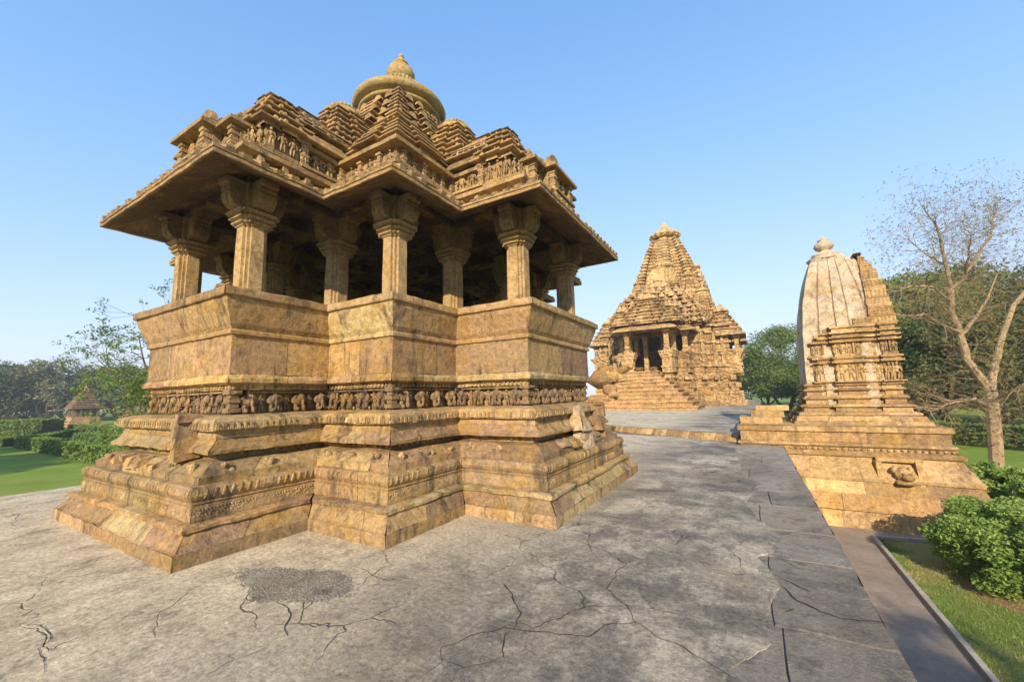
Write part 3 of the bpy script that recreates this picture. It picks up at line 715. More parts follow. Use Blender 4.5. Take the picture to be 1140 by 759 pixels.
# porch roofs with their aedicules and gables
for k in range(4):
    n = Vector((0, -1, 0)); 
    for _ in range(k): n = Vector((-n.y, n.x, 0))
    t = Vector((-n.y, n.x, 0)); R = basis(t, n); O = Vector((CX, CY, 0))
    mb = MB(); c = O + n * 2.72; C2 = (c.x, c.y)
    def rp(s, hx=.85, hy=.80):
        d = .85 - s; 
        q = rect(hx - d, hy - d) if abs(n.y) > .5 else rect(hy - d, hx - d)
        # projecting middle bays
        X, Y = q[2]; e = .07
        return [(-X * .5, -Y - e), (X * .5, -Y - e), (X * .5, -Y), (X, -Y), (X, -Y * .5), (X + e, -Y * .5), (X + e, Y * .5), (X, Y * .5), (X, Y), (X * .5, Y), (X * .5, Y + e), (-X * .5, Y + e), (-X * .5, Y), (-X, Y), (-X, Y * .5), (-X - e, Y * .5), (-X - e, -Y * .5), (-X, -Y * .5), (-X, -Y), (-X * .5, -Y)]
    course(mb, rp(.85), [(0, 5.2), (0, 5.7), (-.06, 5.72), (-.06, 5.78), (0, 5.82), (0, 6.04)], C=C2, L=.5)
    z = pidha(mb, rp, [.97, .86, .74, .60, .46], 6.02, .14, .12, nub=.13, C=C2, res=.09)
    mb.lathe((c.x + n.x * .1, c.y + n.y * .1, z - .03), [(.36, 0), (.4, .03), (.38, .08), (.3, .13), (.2, .16), (.22, .19), (.12, .24), (0, .27)], 32, .04, 16)
    for q in (-.5, 0, .5):
        gavaksha(mb, c + t * q + n * 1.05 + Vector((0, 0, 5.78)), t, n, .16, .2)
    for q in (-1, 1):
        for i in range(10):
            pp = O + n * (3.72 - i * .17) + t * (q * (X1 - .93)); human(mb, pp + Vector((0, 0, 5.25)), basis(n * q, t * q), .2, random.random())
        for i in range(3):
            pp = O + n * 3.93 + t * (q * (.98 + i * .1)); human(mb, pp + Vector((0, 0, 5.25)), R, .2, random.random())
    mb.build('porch_roof', M['sand_roof'], pav, PR)
    # karna turrets on the porch corners
    for q in (-1, 1):
        mb = MB(); c3 = O + n * 3.42 + t * (q * .80); C3 = (c3.x, c3.y)
        course(mb, cross(.30, .5, .06), [(-.03, 5.12), (-.03, 5.3), (0, 5.32), (0, 5.66)], C=C3, L=.5, res=.06, amp=.004)
        for p_, t_, n_2, j_, k_ in edge_iter(rect(.335, .335), 0, .17, C3):
            human(mb, p_ + n_2 * .012 + Vector((0, 0, 5.32)), basis(t_, n_2), .3, random.random())
        z = pidha(mb, lambda w: cross(w, .45, .1), [.46, .40, .32, .24], 5.62, .16, .09, nub=.11, C=C3, res=.07, amp=.004, L=2)
        mb.lathe((c3.x, c3.y, z - .02), [(.13, 0), (.17, .02), (.18, .05), (.12, .09), (0, .11)], 24, .05, 12)
        mb.build('corner_turret', M['sand_roof'], pav, PR)
    # niche bays: front centre in two steps, one on each side
    mb = MB()
    def bay(T, N, tc, nf, hw, dp, za, zb_, big=.42):
        R_ = basis(T, N); cc = O + T * tc + N * nf
        mb.box(cc - N * (dp * .5 + .09) + Vector((0, 0, (za + zb_) / 2)), (hw, dp * .5, (zb_ - za) / 2), R_, random.random())
        for dz in (0, .06): mb.box(cc - N * (dp * .5 - .03 - dz * .5) + Vector((0, 0, za + .02 + dz)), (hw + .03 - dz * .5, dp * .5 + .02, .022), R_, random.random())
        h = zb_ - za
        for sx in (-1, 1):
            for f0, f1, w in ((0, .18, .062), (.18, .25, .05), (.25, .38, .058), (.38, .46, .066), (.46, .62, .045), (.62, .7, .06), (.7, .84, .05), (.84, 1, .066)):
                mb.box(cc + T * (sx * (hw - .07)) - N * .03 + Vector((0, 0, za + .08 + (h - .08) * (f0 + f1) / 2)), (w, w, (h - .08) * (f1 - f0) / 2), R_, random.random(), jit=.003)
        nf_ = max(1, int((hw - .15) * 2 / .24))
        for i in range(nf_): human(mb, cc + T * ((i - (nf_ - 1) / 2) * .25) - N * .06 + Vector((0, 0, za + .09)), R_, min(big, h * .86), random.random())
        hx, hy = hw + .1, dp * .5 + .1; vs = []; z = zb_; q4 = [(-hx, -hy), (hx, -hy), (hx, hy), (-hx, hy)]
        for e_, zz in ((-.09, z), (0, z + .005), (0, z + .06), (-.09, z + .10), (-.085, z + .11), (-.085, z + .14), (-.17, z + .19), (-.16, z + .2), (-.16, z + .23), (-.24, z + .28)):
            for x, y in q4:
                x2 = (abs(x) + e_) * (1 if x > 0 else -1) if abs(x) + e_ > .03 else 0; y2 = (abs(y) + e_) * (1 if y > 0 else -1) if abs(y) + e_ > .03 else 0
                v = cc - N * dp * .5 + R_ @ Vector((x2, y2, zz)); v += noise.noise_vector(v * 6) * .012; vs.append(tuple(v))
        m_ = 10; fs = [(4 * i + j, 4 * i + (j + 1) % 4, 4 * i + 4 + (j + 1) % 4, 4 * i + 4 + j) for i in range(m_ - 1) for j in range(4)] + [(36, 37, 38, 39), (0, 3, 2, 1)]
        mb.add(vs, fs, random.random())
    bay(t, n, 0, 4.20, .42, .7, 5.12, 5.60); bay(t, n, 0, 4.02, .84, .7, 5.12, 5.58)
    for q in (-1, 1): bay(n * q, t * q, 2.80 * q, 1.14, .42, .3, 5.16, 5.70, .42)
    for d_, w_, z_, h_ in ((4.02, .26, 5.80, .34), (3.7, .2, 5.84, .3)): gavaksha(mb, O + n * d_ + t * (0 if d_ > 3.9 else .5) + Vector((0, 0, z_ - .03)), t, n, w_, h_, .3)
    for q, z_, h_ in ((.15, 5.86, .14), (-.25, 5.87, .10), (.55, 5.84, .12), (-.6, 5.84, .13), (.75, 5.84, .08)):
        mb.box(O + n * (3.9 - abs(q) * .2) + t * q + Vector((0, 0, z_)), (random.uniform(.07, .12), .12, h_), R, random.random(), jit=.02, taper=.6)
    for i in range(16):
        mb.box(O + n * random.uniform(3.45, 3.85) + t * random.uniform(-.95, .95) + Vector((0, 0, random.uniform(5.72, 5.84))), (random.uniform(.05, .12), random.uniform(.05, .1), random.uniform(.03, .08)), R, random.random(), jit=.02, taper=.8)
    # stepped tiers joining the niche row to the porch pyramid
    c4 = O + n * 3.35
    pidha(mb, lambda w: rect(w, .42) if abs(n.y) > .5 else rect(.42, w), [1.0, .86], 5.70, .15, .07, C=(c4.x, c4.y), res=.08, amp=.006, L=.4)
    for q in (-1, 1):
        for i in range(7):
            gavaksha(mb, O + n * (3.15 - i * .24) + t * (q * 1.06) + Vector((0, 0, 5.78)), n * q, t * q, .09, .12, random.random())
    mb.build('niche_row', M['sand_roof'], pav, PR)
    mb = MB(); c = O + n * 1.66; C2 = (c.x, c.y)
    z = pidha(mb, lambda s: cross(s, .42, .14), [.90, .83, .76, .69, .62, .55, .48, .41], 6.0, .172, .10, nub=.13, C=C2, res=.1)
    tr = mb.build('side_turret', M['sand_roof'], pav, PR)
    mb = MB(); mb.lathe((c.x, c.y, z), [(.30, -.02), (.36, 0), (.41, .03), (.42, .09), (.38, .15), (.30, .20), (.24, .22)], 48, jit=.01)
    mb.lathe((c.x, c.y, z), [(.20, .21), (.27, .22), (.29, .26), (.26, .30), (.16, .32)], 96, .05, 24); mb.lathe((c.x, c.y, z), [(.16, .31), (.15, .34), (.08, .38), (.0, .40)], 16)
    mb.build('bell_cap', M['dome'], tr, PR, smooth=True)
# corner blocks
for sx in (-1, 1):
    for sy in (-1, 1):
        mb = MB(); C2 = (CX + sx * 1.62, CY + sy * 1.62)
        course(mb, ratha(.66), [(0, 5.74), (0, 5.86)], C=C2); pidha(mb, lambda s: cross(s, .42, .12), [.74, .66, .57, .48], 5.84, .15, .10, C=C2, res=.1)
        mb.build('stepped_turret', M['sand_roof'], pav, PR)
mb = MB(); ax = (CX - .08, CY)
n_ = 16; sizes = [2.15 - (2.15 - .86) * (i / (n_ - 1)) ** .92 for i in range(n_)]
ztop = pidha(mb, lambda s: ratha(s, .27, .12, .30, .1), sizes, 5.76, .173, .105, nub=.14, C=ax, res=.12, L=.5)
for f in (.28, -.28, .62, -.62):
    for k in range(4):
        n = Vector((0, -1, 0)) if k == 0 else Vector((1, 0, 0)) if k == 1 else Vector((0, 1, 0)) if k == 2 else Vector((-1, 0, 0)); t = Vector((-n.y, n.x, 0))
        for i in range(1, n_, 2): gavaksha(mb, Vector((ax[0], ax[1], 5.76 + i * .173)) + n * (sizes[i] + .01) * (1 if abs(f) < .4 else .95) + t * f * sizes[i], t, n, .1, .12, random.random())
mb.build('pyramid_roof', M['sand_roof'], pav, PR)
mb = MB()
mb.lathe((ax[0], ax[1], ztop), [(.80, -.06), (.97, -.04), (1.0, .0), (.97, .04), (.93, .05), (.97, .07), (1.08, .10), (1.12, .15), (1.13, .20), (1.10, .27), (1.0, .36), (.86, .46), (.70, .58), (.52, .70), (.40, .78)], 72, jit=.02)
d_ = mb.build('dome', M['dome'], pav, PR, smooth=True)
mb = MB(); z = ztop + .78
mb.lathe((ax[0], ax[1], z), [(.34, -.01), (.42, .01), (.47, .06), (.47, .11), (.42, .16), (.3, .18)], 128, .035, 32)
mb.build('ribbed_disc', M['dome'], d_, PR)
mb = MB(); mb.lathe((ax[0], ax[1], z + .17), [(.22, 0), (.20, .03), (.30, .09), (.35, .19), (.35, .30), (.30, .42), (.20, .51), (.13, .55), (.19, .57), (.19, .60), (.11, .63), (.09, .71), (.05, .80)], 40, jit=.008)
f_ = mb.build('finial', M['dome'], d_, PR, smooth=True)
mb = MB(); mb.ell((ax[0], ax[1], z + .17 + .82), (.07, .07, .07), None, .5, 12, 8); mb.build('finial_tip', M['white'], f_, PR, smooth=True)

# lion-headed spout on the north face
mb = MB(); g = Vector((CX + A_ - .62, CY + 1.75, 1.9)); R = basis(Vector((0, 1, 0)), Vector((1, 0, 0)))
for x, y, z, a, b_, c_, tw in ((0, .05, .0, .2, .3, .2, 0), (0, .3, .06, .16, .22, .15, 0), (0, .5, .16, .10, .14, .07, .0), (0, .46, -.05, .09, .12, .045, 0), (.1, .3, .19, .05, .06, .09, 0), (-.1, .3, .19, .05, .06, .09, 0), (0, .66, .24, .06, .07, .06, 0), (0, .2, -.22, .16, .16, .13, 0), (.1, .28, -.34, .06, .1, .08, 0), (-.1, .3, -.34, .06, .1, .08, 0), (0, .1, .2, .12, .16, .1, 0)):
    mb.ell(g + R @ Vector((x, y, z)), (a, b_, c_), R, random.random(), 12, 8)
mb.v = [tuple(Vector(v) + noise.noise_vector(Vector(v) * 6) * .05) for v in mb.v]
mb.build('lion_spout', M['sand'], pav, PR)
mb = MB(); g = Vector((CX + A_ - .36, CY - .15, 0))
for (cx_, cy_, hx, hy, za, zb_, tp2) in ((-.06, .05, .13, .16, 1.0, 1.42, .09), (-.02, .12, .14, .2, .62, 1.02, .04)):
    course(mb, rect(hx, hy), [(-.05, za), (0, za + .1), (tp2 * .4, (za + zb_) / 2), (tp2, zb_), (tp2 + .06, zb_ + .02)], C=(g.x + cx_, g.y + cy_), L=9, res=.05, amp=.035, rough=.03, groove=0, tints=.5); cap(mb, rect(hx, hy), tp2 + .03, zb_ + .012, C=(g.x + cx_, g.y + cy_))
mb.build('lime_patch', M['white'], pav, PR)
mb = MB(); g = Vector((CX + A_ - .45, CY + 1.15, 0))
course(mb, rect(.24, .3), [(-.1, .3), (0, .36), (0, .62), (.03, .7), (.05, .78), (.1, .95), (.18, 1.0)], C=(g.x, g.y), amp=.03, res=.08); cap(mb, rect(.24, .3), .18, 1.0, C=(g.x, g.y))
mb.build('broken_block', M['sand'], pav, PR)

# ================================================================= GREAT TEMPLE
TXc = -7.9; TR = (TXc, 36, .2)
tem = empty('tall_temple', TR, 'tall golden sandstone temple with spires, deep porch and broad stair beyond the pavilion', 'temple')
def dirs():
    for k in range(4):
        n = [Vector((0, -1, 0)), Vector((1, 0, 0)), Vector((0, 1, 0)), Vector((-1, 0, 0))][k]; yield n, Vector((-n.y, n.x, 0))
def tcol(mb, x, y, z0, z1, w):
    mb.box((x, y, (z0 + z1) / 2), (w, w, (z1 - z0) / 2), None); mb.box((x, y, z0 + .15), (w * 1.4, w * 1.4, .15), None)
    mb.box((x, y, z0 + .55), (w * 1.2, w * 1.2, .06), None); mb.box((x, y, z1 - .55), (w * 1.25, w * 1.25, .06), None)
    for k, f in enumerate((1.35, 1.7, 2.1)): mb.box((x, y, z1 - .4 + k * .13), (w * f, w * f, .06), None)
def tcourse(mb, P, prof, **k): course(mb, P, prof, C=(TXc, 0), res=.5, amp=.03, off=.03, groove=.03, **k)
# plan of the body, half widths along the axis (mirror symmetric)
half = [(2.1, 37.6), (2.1, 39.2), (3.1, 39.2), (3.1, 41.6), (4.3, 41.6), (4.3, 43.2), (5.2, 43.2), (5.2, 44.0), (6.5, 44.0), (6.5, 47.6), (5.2, 47.6), (5.2, 48.6), (4.4, 48.6), (4.4, 49.6), (5.2, 49.6), (5.2, 50.6), (6.2, 50.6), (6.2, 54.6), (5.2, 54.6), (5.2, 56.2), (4.0, 56.2), (4.0, 57.6), (2.0, 57.6)]
TP = half + [(-x, y) for x, y in reversed(half)]
mb = MB(); zb = .2
prof = [(-.95, 0), (-.95, .45), (-.75, .5), (-.75, .9), (-.5, 1.0), (-.62, 1.12), (-.62, 1.3), (-.35, 1.4), (-.4, 1.55), (-.4, 1.8), (-.2, 1.9), (-.3, 2.02), (-.3, 2.2), (0, 2.3), (0, 2.5), (-.15, 2.6), (-.15, 2.8), (.05, 2.9), (.05, 3.2)]
for a, b in zip(prof[::2], prof[1::2] ): pass
for i in range(0, len(prof) - 1): tcourse(mb, TP, [(prof[i][0], prof[i][1] + zb), (prof[i + 1][0], prof[i + 1][1] + zb)], L=1.1)
cap(mb, TP, 0, 3.4, C=(TXc, 0))
mb.build('podium', M['far'], tem, TR)
# walls with bands of sculpture (not across the porch, and open at the balconies)
mb = MB(); n_e = len(TP)
body = [e for e in range(n_e) if not (e in (0, n_e - 1, n_e - 2))]
bal = [half.index((6.5, 44.0))]; bal.append(n_e - 2 - bal[0])
walls = [e for e in body if e not in bal and e > 2 and e < n_e - 4]
for d0, z0, d1, z1 in ((.05, 3.4, .05, 3.9), (-.08, 3.9, -.08, 4.05), (.1, 4.05, .1, 5.1), (-.1, 5.1, -.1, 5.25), (.1, 5.25, .1, 6.2), (-.12, 6.2, -.12, 6.4), (.12, 6.4, .12, 7.2), (-.15, 7.2, -.05, 7.45), (.2, 7.45, .2, 7.9), (-.1, 7.9, .1, 8.1)):
    tcourse(mb, TP, [(d0 + .2, z0), (d0, z0), (d1, z1), (d1 + .2, z1)], L=.8, edges=walls if 3.9 < z0 < 7.2 else body[1:-1])
for zz, h in ((4.08, .95), (5.28, .85), (6.42, .72)):
    for p, t, n, j, k in edge_iter(TP, .08, .42, (TXc, 0), walls):
        human(mb, p + Vector((0, 0, zz)), basis(t, n), h, random.random())
for p, t, n, j, k in edge_iter(TP, .04, .85, (TXc, 0), walls, end=.0):
    for z_, h_, w_ in ((4.55, .5, .13), (5.75, .45, .12), (6.8, .4, .12)): mb.box(p + Vector((0, 0, z_)), (w_, .12, h_), basis(t, n), random.random(), jit=.02)
    for z_ in (4.0, 5.15, 6.3, 7.3): mb.box(p + Vector((0, 0, z_)), (.2, .18, .09), basis(t, n), random.random(), jit=.03)
for p, t, n, j, k in edge_iter(TP, -.35, .85, (TXc, 0), body, end=.0):
    for z_, q_ in ((2.1, 0), (1.3, .15), (2.85, -.35)): mb.box(p + n * q_ + Vector((0, 0, z_)), (.13, .22, .22), basis(t, n), random.random(), jit=.03)
mb.build('sculpted_wall', M['far'], tem, TR)
# solid core, coloured dark for the shade inside
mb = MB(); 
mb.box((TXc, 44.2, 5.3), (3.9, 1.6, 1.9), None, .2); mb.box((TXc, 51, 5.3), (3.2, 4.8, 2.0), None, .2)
mb.build('inner_hall', M['inner_shade'], tem, TR)
# porch: parapets, pillars, eave
mb = MB()
for s in (-1, 1):
    for (x0, x1_, y0, y1_) in ((1.25, 2.35, 37.4, 38.2), (1.7, 2.3, 38.2, 40.0), (2.3, 3.3, 39.4, 41.6)):
        cx_ = TXc + s * (x0 + x1_) / 2; cy_ = (y0 + y1_) / 2; P = rect((x1_ - x0) / 2, (y1_ - y0) / 2)
        course(mb, P, [(0, 3.3), (0, 3.7), (-.08, 3.75), (-.08, 3.9), (.02, 3.95), (.02, 4.6), (-.06, 4.65), (-.22, 5.15), (-.22, 5.25), (.1, 5.25)], C=(cx_, cy_), res=.4, amp=.02, L=.6); cap(mb, P, 0, 5.24, C=(cx_, cy_))
    for (x, y) in ((1.75, 37.6), (2.0, 39.7), (2.95, 40.2), (1.75, 41.3), (.85, 41.2)): tcol(mb, TXc + s * x, y, 5.2 if x != .85 else 3.4, 7.3, .2)
mb.build('porch_pillars', M['far'], tem, TR)
def eave(mb, P, z, C, oh=.55, drop=.35):
    course(mb, P, [(.3, z), (-oh, z - drop), (-oh, z - drop + .14), (.35, z + .28)], C=C, res=.6, amp=.01, L=1.2)
    cap(mb, P, .2, z + .02, C=C)
mb = MB()
eave(mb, [(x, y) for x, y in ((-2.2, 37.1), (2.2, 37.1), (2.2, 39.6), (3.4, 39.6), (3.4, 42), (-3.4, 42), (-3.4, 39.6), (-2.2, 39.6))], 7.5, (TXc, 0), .6)
mb.build('porch_eave', M['far'], tem, TR)
# transept balconies
for s in (-1, 1):
    for yc in (45.8, 52.6):
        mb = MB(); c = (TXc + s * 6.55, yc)
        course(mb, rect(.75, 1.75), [(0, 3.2), (0, 3.9), (-.1, 3.95), (-.1, 4.15), (.05, 4.2), (.05, 4.8), (-.3, 5.4), (-.3, 5.52), (.15, 5.52)], C=c, res=.4, amp=.02, L=.7); cap(mb, rect(.75, 1.75), 0, 5.5, C=c)
        for sx in (-.5, .5):
            for sy in (-1.4, 1.4): tcol(mb, c[0] + sx, c[1] + sy, 5.4, 7.0, .17)
        eave(mb, rect(.8, 1.8), 7.2, c, .55, .3)
        mb.box((c[0] - s * .6, c[1], 6.3), (.1, 1.3, .8), None, .2)
        z = pidha(mb, lambda q: ratha(q), [1.7, 1.45, 1.2, .95, .7], 7.4, .42, .14, C=(c[0] - s * .7, c[1]), res=.5, amp=.02)
        mb.lathe((c[0] - s * .7, c[1], z), [(.6, 0), (.75, .1), (.7, .3), (.4, .45), (.2, .6), (.22, .75), (0, .95)], 20, .05, 10)
        mb.build('balcony', M['far'], tem, TR)
# stair
mb = MB(); ns = 10
for i in range(ns):
    z = .2 + 3.25 * (i + 1) / ns; y0 = 32.2 + i * .5
    w = 4.9 - 3.45 * i / (ns - 1)
    for k in range(5):
        xa = -w + 2 * w * k / 5; mb.box((TXc - .5 + xa + w / 5, (y0 + 37.7) / 2 + random.uniform(-.02, .02), (.2 + z) / 2), (w / 5 - .006, (37.7 - y0) / 2, (z - .2) / 2 + random.uniform(-.012, .012)), None, random.random())
        mb.box((TXc - .5 + xa + w / 5, y0 - .03, z - .045), (w / 5 - .004, .05, .05), None, random.random(), jit=.012)
    for s_ in (-1, 1): mb.box((TXc - .5 + s_ * (w + .03), (y0 + 37.7) / 2, z - .045), (.05, (37.7 - y0) / 2, .05), None, random.random(), jit=.012)
mb.build('stair', M['far_plain'], tem, TR)
# superstructures
def bell(mb, x, y, z, r, tint=.5):
    mb.lathe((x, y, z), [(r * .8, 0), (r * 1.0, r * .12), (r * 1.04, r * .3), (r * .85, r * .55), (r * .45, r * .72), (r * .3, r * .8), (r * .42, r * .95), (r * .4, r * 1.1), (r * .2, r * 1.3), (0, r * 1.6)], 24, .04, 12, tint=tint, jit=.03)
def spire(mb, x, y, z0, z1, s0, s1, n=18, capr=1.15, ex=2.2):
    """curved tower of many thin courses, stepped plan, ribbed disc on top"""
    for k in range(n):
        f0 = k / n; f1 = (k + 1) / n
        sz = lambda f: s1 + (s0 - s1) * (1 - f ** ex)
        a, b = sz(f0), sz(f1); za, zb_ = z0 + (z1 - z0) * f0, z0 + (z1 - z0) * f1; h = zb_ - za
        P = ratha(a, .30, .2, .34, .35)
        course(mb, P, [(.06 * a, za), (0, za + h * .1), (0, za + h * .55), (.07 * a, za + h * .7), (.07 * a + (a - b) * .5, za + h)], C=(x, y), res=max(.25, a * .35), amp=.02, L=9, groove=0, off=0)
    cap(mb, ratha(s1, .30, .2, .34, .35), 0, z1, C=(x, y))
    r = s1 * capr
    mb.lathe((x, y, z1), [(s1 * .7, -.02), (s1 * .7, r * .12), (r * .95, r * .16), (r * 1.12, r * .34), (r * .98, r * .54), (s1 * .55, r * .6), (r * .62, r * .68), (r * .5, r * .84), (s1 * .22, r * .92), (s1 * .3, r * 1.08), (s1 * .2, r * 1.3), (0, r * 1.55)], 48, .06, 16)
TY = 53.0
mb = MB()
z = pidha(mb, lambda q: ratha(q), [2.6, 2.35, 2.1, 1.85, 1.6, 1.3, 1.0], 7.75, .36, .14, C=(TXc, 39.3), res=.5, amp=.02); bell(mb, TXc, 39.3, z, .9)
for s in (-1, 1): 
    for y in (37.6, 41.0): z = pidha(mb, lambda q: ratha(q), [1.0, .8, .6, .4], 7.75, .35, .1, C=(TXc + s * 2.2, y), res=.4, amp=.02); bell(mb, TXc + s * 2.2, y, z, .4)
mb.build('porch_tower', M['far'], tem, TR)
mb = MB()
z = pidha(mb, lambda q: ratha(q), [4.5, 4.4, 4.25, 4.05, 3.8, 3.5, 3.1, 2.6, 2.0], 8.1, .5, .18, C=(TXc, 45.6), res=.6, amp=.03); bell(mb, TXc, 45.6, z, 1.25)
for i, sz_ in enumerate([4.5, 4.4, 4.25, 4.05, 3.8, 3.5, 3.1, 2.6, 2.0]):
    for n, t in dirs():
        m = int(sz_ * 2 / .85)
        for j in range(m):
            c = Vector((TXc, 45.6, 0)) + n * (sz_ - .05) + t * ((j + .5 - m / 2) * .85 + random.uniform(-.05, .05)); mb.lathe((c.x, c.y, 8.1 + i * .5 + .1), [(.3, 0), (.34, .12), (.24, .32), (.12, .42), (.14, .5), (0, .6)], 8, tint=random.random())
for n, t in dirs():
    for f, dd, zz in ((0, 3.9, 8.6), (.55, 3.9, 8.4), (-.55, 3.9, 8.4), (0, 3.0, 10.2), (.6, 2.6, 10.0), (-.6, 2.6, 10.0)):
        c = Vector((TXc, 45.6, 0)) + n * dd + t * f * dd; q = pidha(mb, lambda q: ratha(q), [1.05, .85, .65, .45], zz, .36, .1, C=(c.x, c.y), res=.4, amp=.02); bell(mb, c.x, c.y, q, .48)
mb.build('hall_tower', M['far'], tem, TR)
mb = MB(); spire(mb, TXc, TY, 8.0, 20.9, 4.0, 1.35, 30, 1.25, ex=2.1)
sp = mb.build('main_spire', M['far'], tem, TR)
mb = MB()
for n, t in dirs():
    for f, dd, z0, z1, s0, s1 in ((0, 2.7, 8, 16.4, 2.1, .9), (0, 3.3, 8, 13.6, 1.8, .7), (0, 4.5, 8, 11.2, 1.4, .5), (.62, 4.2, 8, 11.4, 1.1, .42), (-.62, 4.2, 8, 11.4, 1.1, .42), (.9, 3.0, 8, 14.8, 1.5, .6), (-.62, 3.2, 8, 12.8, 1.3, .5), (1, 4.1, 8, 12.6, 1.3, .5), (1, 4.9, 7.6, 10.2, .95, .36)):
        c = Vector((TXc, TY, 0)) + n * dd + t * f * dd; spire(mb, c.x, c.y, z0, z1, s0, s1, 14)
mb.build('clustered_spires', M['far'], tem, TR)
mb = MB()   # gable storey in front of the spire
course(mb, rect(1.7, 1.2), [(0, 8), (0, 13.6), (-.15, 13.7), (-.15, 13.9), (.1, 14.0)], C=(TXc, 48.6), res=.5, amp=.03, L=.8); cap(mb, rect(1.7, 1.2), .1, 14, C=(TXc, 48.6))
gavaksha(mb, Vector((TXc, 47.4, 14.0)), Vector((1, 0, 0)), Vector((0, -1, 0)), 1.5, 2.0); bell(mb, TXc, 48.6, 14.0, .7)
mb.build('gable_storey', M['far'], tem, TR)

# ================================================================= SMALL SHRINE
SX, SY = 2.48, 16.02; SR = (SX, 13.6, GZ)
shr = empty('small_shrine', SR, 'small shrine with pale plastered curved tower on a golden stone platform at right', 'shrine')
pl_ = (-.45, 4.12); pc = ((pl_[0] + pl_[1]) / 2, 16.6); hp = (pl_[1] - pl_[0]) / 2
P = rect(hp, 2.6); PC2 = pc
mb = MB(); S_ = dict(C=pc, res=.16, amp=.012)
course(mb, P, [(-.55, GZ - .02), (-.5, -1.5)], L=.7, off=.02, rough=.03, **S_); course(mb, P, [(-.46, -1.5), (-.39, -1.1)], L=.8, off=.02, rough=.02, **S_)
course(mb, P, [(-.36, -1.1), (-.26, -.80)], L=1.0, off=.015, **S_)
course(mb, P, [(-.20, -.80), (-.30, -.79), (-.31, -.72), (-.25, -.62), (-.1, -.34), (-.06, -.22)], L=1.4, rough=.02, **S_)
course(mb, P, [(0, -.22), (-.12, -.2), (-.14, -.12), (-.04, -.08)], L=1.2, rough=.02, **S_)
course(mb, P, [(.02, -.08), (.02, .02)], L=.8, **S_)
course(mb, P, [(-.02, .02), (-.05, .05), (-.03, .1), (.06, .14)], L=1.0, **S_)
course(mb, P, [(.04, .14), (.04, .4)], L=1.0, **S_); course(mb, P, [(.02, .4), (-.02, .42), (-.02, .54), (.15, .58)], L=1.1, rough=.02, **S_)
for p, t, n, j, k in edge_iter(P, 0, .13, pc): mb.ell(p + Vector((0, 0, -.03)), (.035, .03, .035), basis(t, n), random.random(), 6, 4)
cap(mb, P, .05, .57, C=pc)
mb.build('platform', M['shrine'], shr, SR)
# niche with a damaged carved head in the platform wall
mb = MB(); g = Vector((3.0, 13.98, -.55))
mb.box(g + Vector((-.40, -.04, -.02)), (.07, .22, .3), None, .7, jit=.02); mb.box(g + Vector((.36, -.04, -.02)), (.06, .22, .3), None, .7, jit=.02); mb.box(g + Vector((0, .0, .3)), (.44, .2, .05), None, .6, jit=.01)
for x, y, z, a, b_, c_ in ((.02, -.3, -.02, .18, .2, .17), (.06, -.46, -.06, .13, .12, .09), (-.14, -.3, .1, .06, .1, .09), (.16, -.3, .1, .06, .1, .09), (.04, -.34, -.2, .2, .2, .07), (.0, -.5, .03, .04, .04, .03), (.12, -.5, .03, .04, .04, .03)):
    mb.ell(g + Vector((x, y, z)), (a, b_, c_), None, random.random(), 12, 8)
mb.v = [tuple(Vector(v) + noise.noise_vector(Vector(v) * 7) * .035) for v in mb.v]
mb.build('carved_head', M['shrine'], shr, SR)
# steps of loose slabs at the left of the platform
mb = MB()
for x, y, z, hx, hy, hz in ((.15, 15.3, .66, .55, .6, .09), (.35, 15.6, .84, .45, .5, .09), (.5, 15.8, 1.0, .45, .5, .08), (-.3, 14.9, .64, .1, .12, .07), (-.15, 15.1, .65, .1, .1, .08)):
    mb.box((x, y, z), (hx, hy, hz), None, random.random(), jit=.02)
mb.build('slab_steps', M['shrine'], shr, SR)
def srat(s): return ratha(s, .34, .07, .30, .10)
SC2 = (SX, SY); mb = MB(); S2 = dict(C=SC2, res=.1, amp=.008)
BASE = srat(1.07)
for pr_, L in (([(-.42, .57), (-.40, .66)], .8), ([(-.36, .66), (-.31, .80)], .8), ([(-.25, .80), (-.27, .83), (-.25, .88), (-.16, .92)], .9), ([(-.13, .92), (-.12, 1.04)], .6), ([(-.19, 1.05), (-.19, 1.09), (-.08, 1.13)], .8), ([(-.04, 1.13), (-.04, 1.27)], .6), ([(-.09, 1.27), (-.11, 1.30), (-.04, 1.37), (.0, 1.38)], .8), ([(.0, 1.38), (.0, 1.5)], .6), ([(-.05, 1.5), (-.08, 1.53), (-.0, 1.58)], .7), ([(.02, 1.58), (.02, 1.66)], .7), ([(-.04, 1.66), (-.05, 1.7), (.03, 1.74)], .7)):
    course(mb, BASE, pr_, L=L, rough=.012, **S2)
mb.build('base_mouldings', M['shrine'], shr, SR)
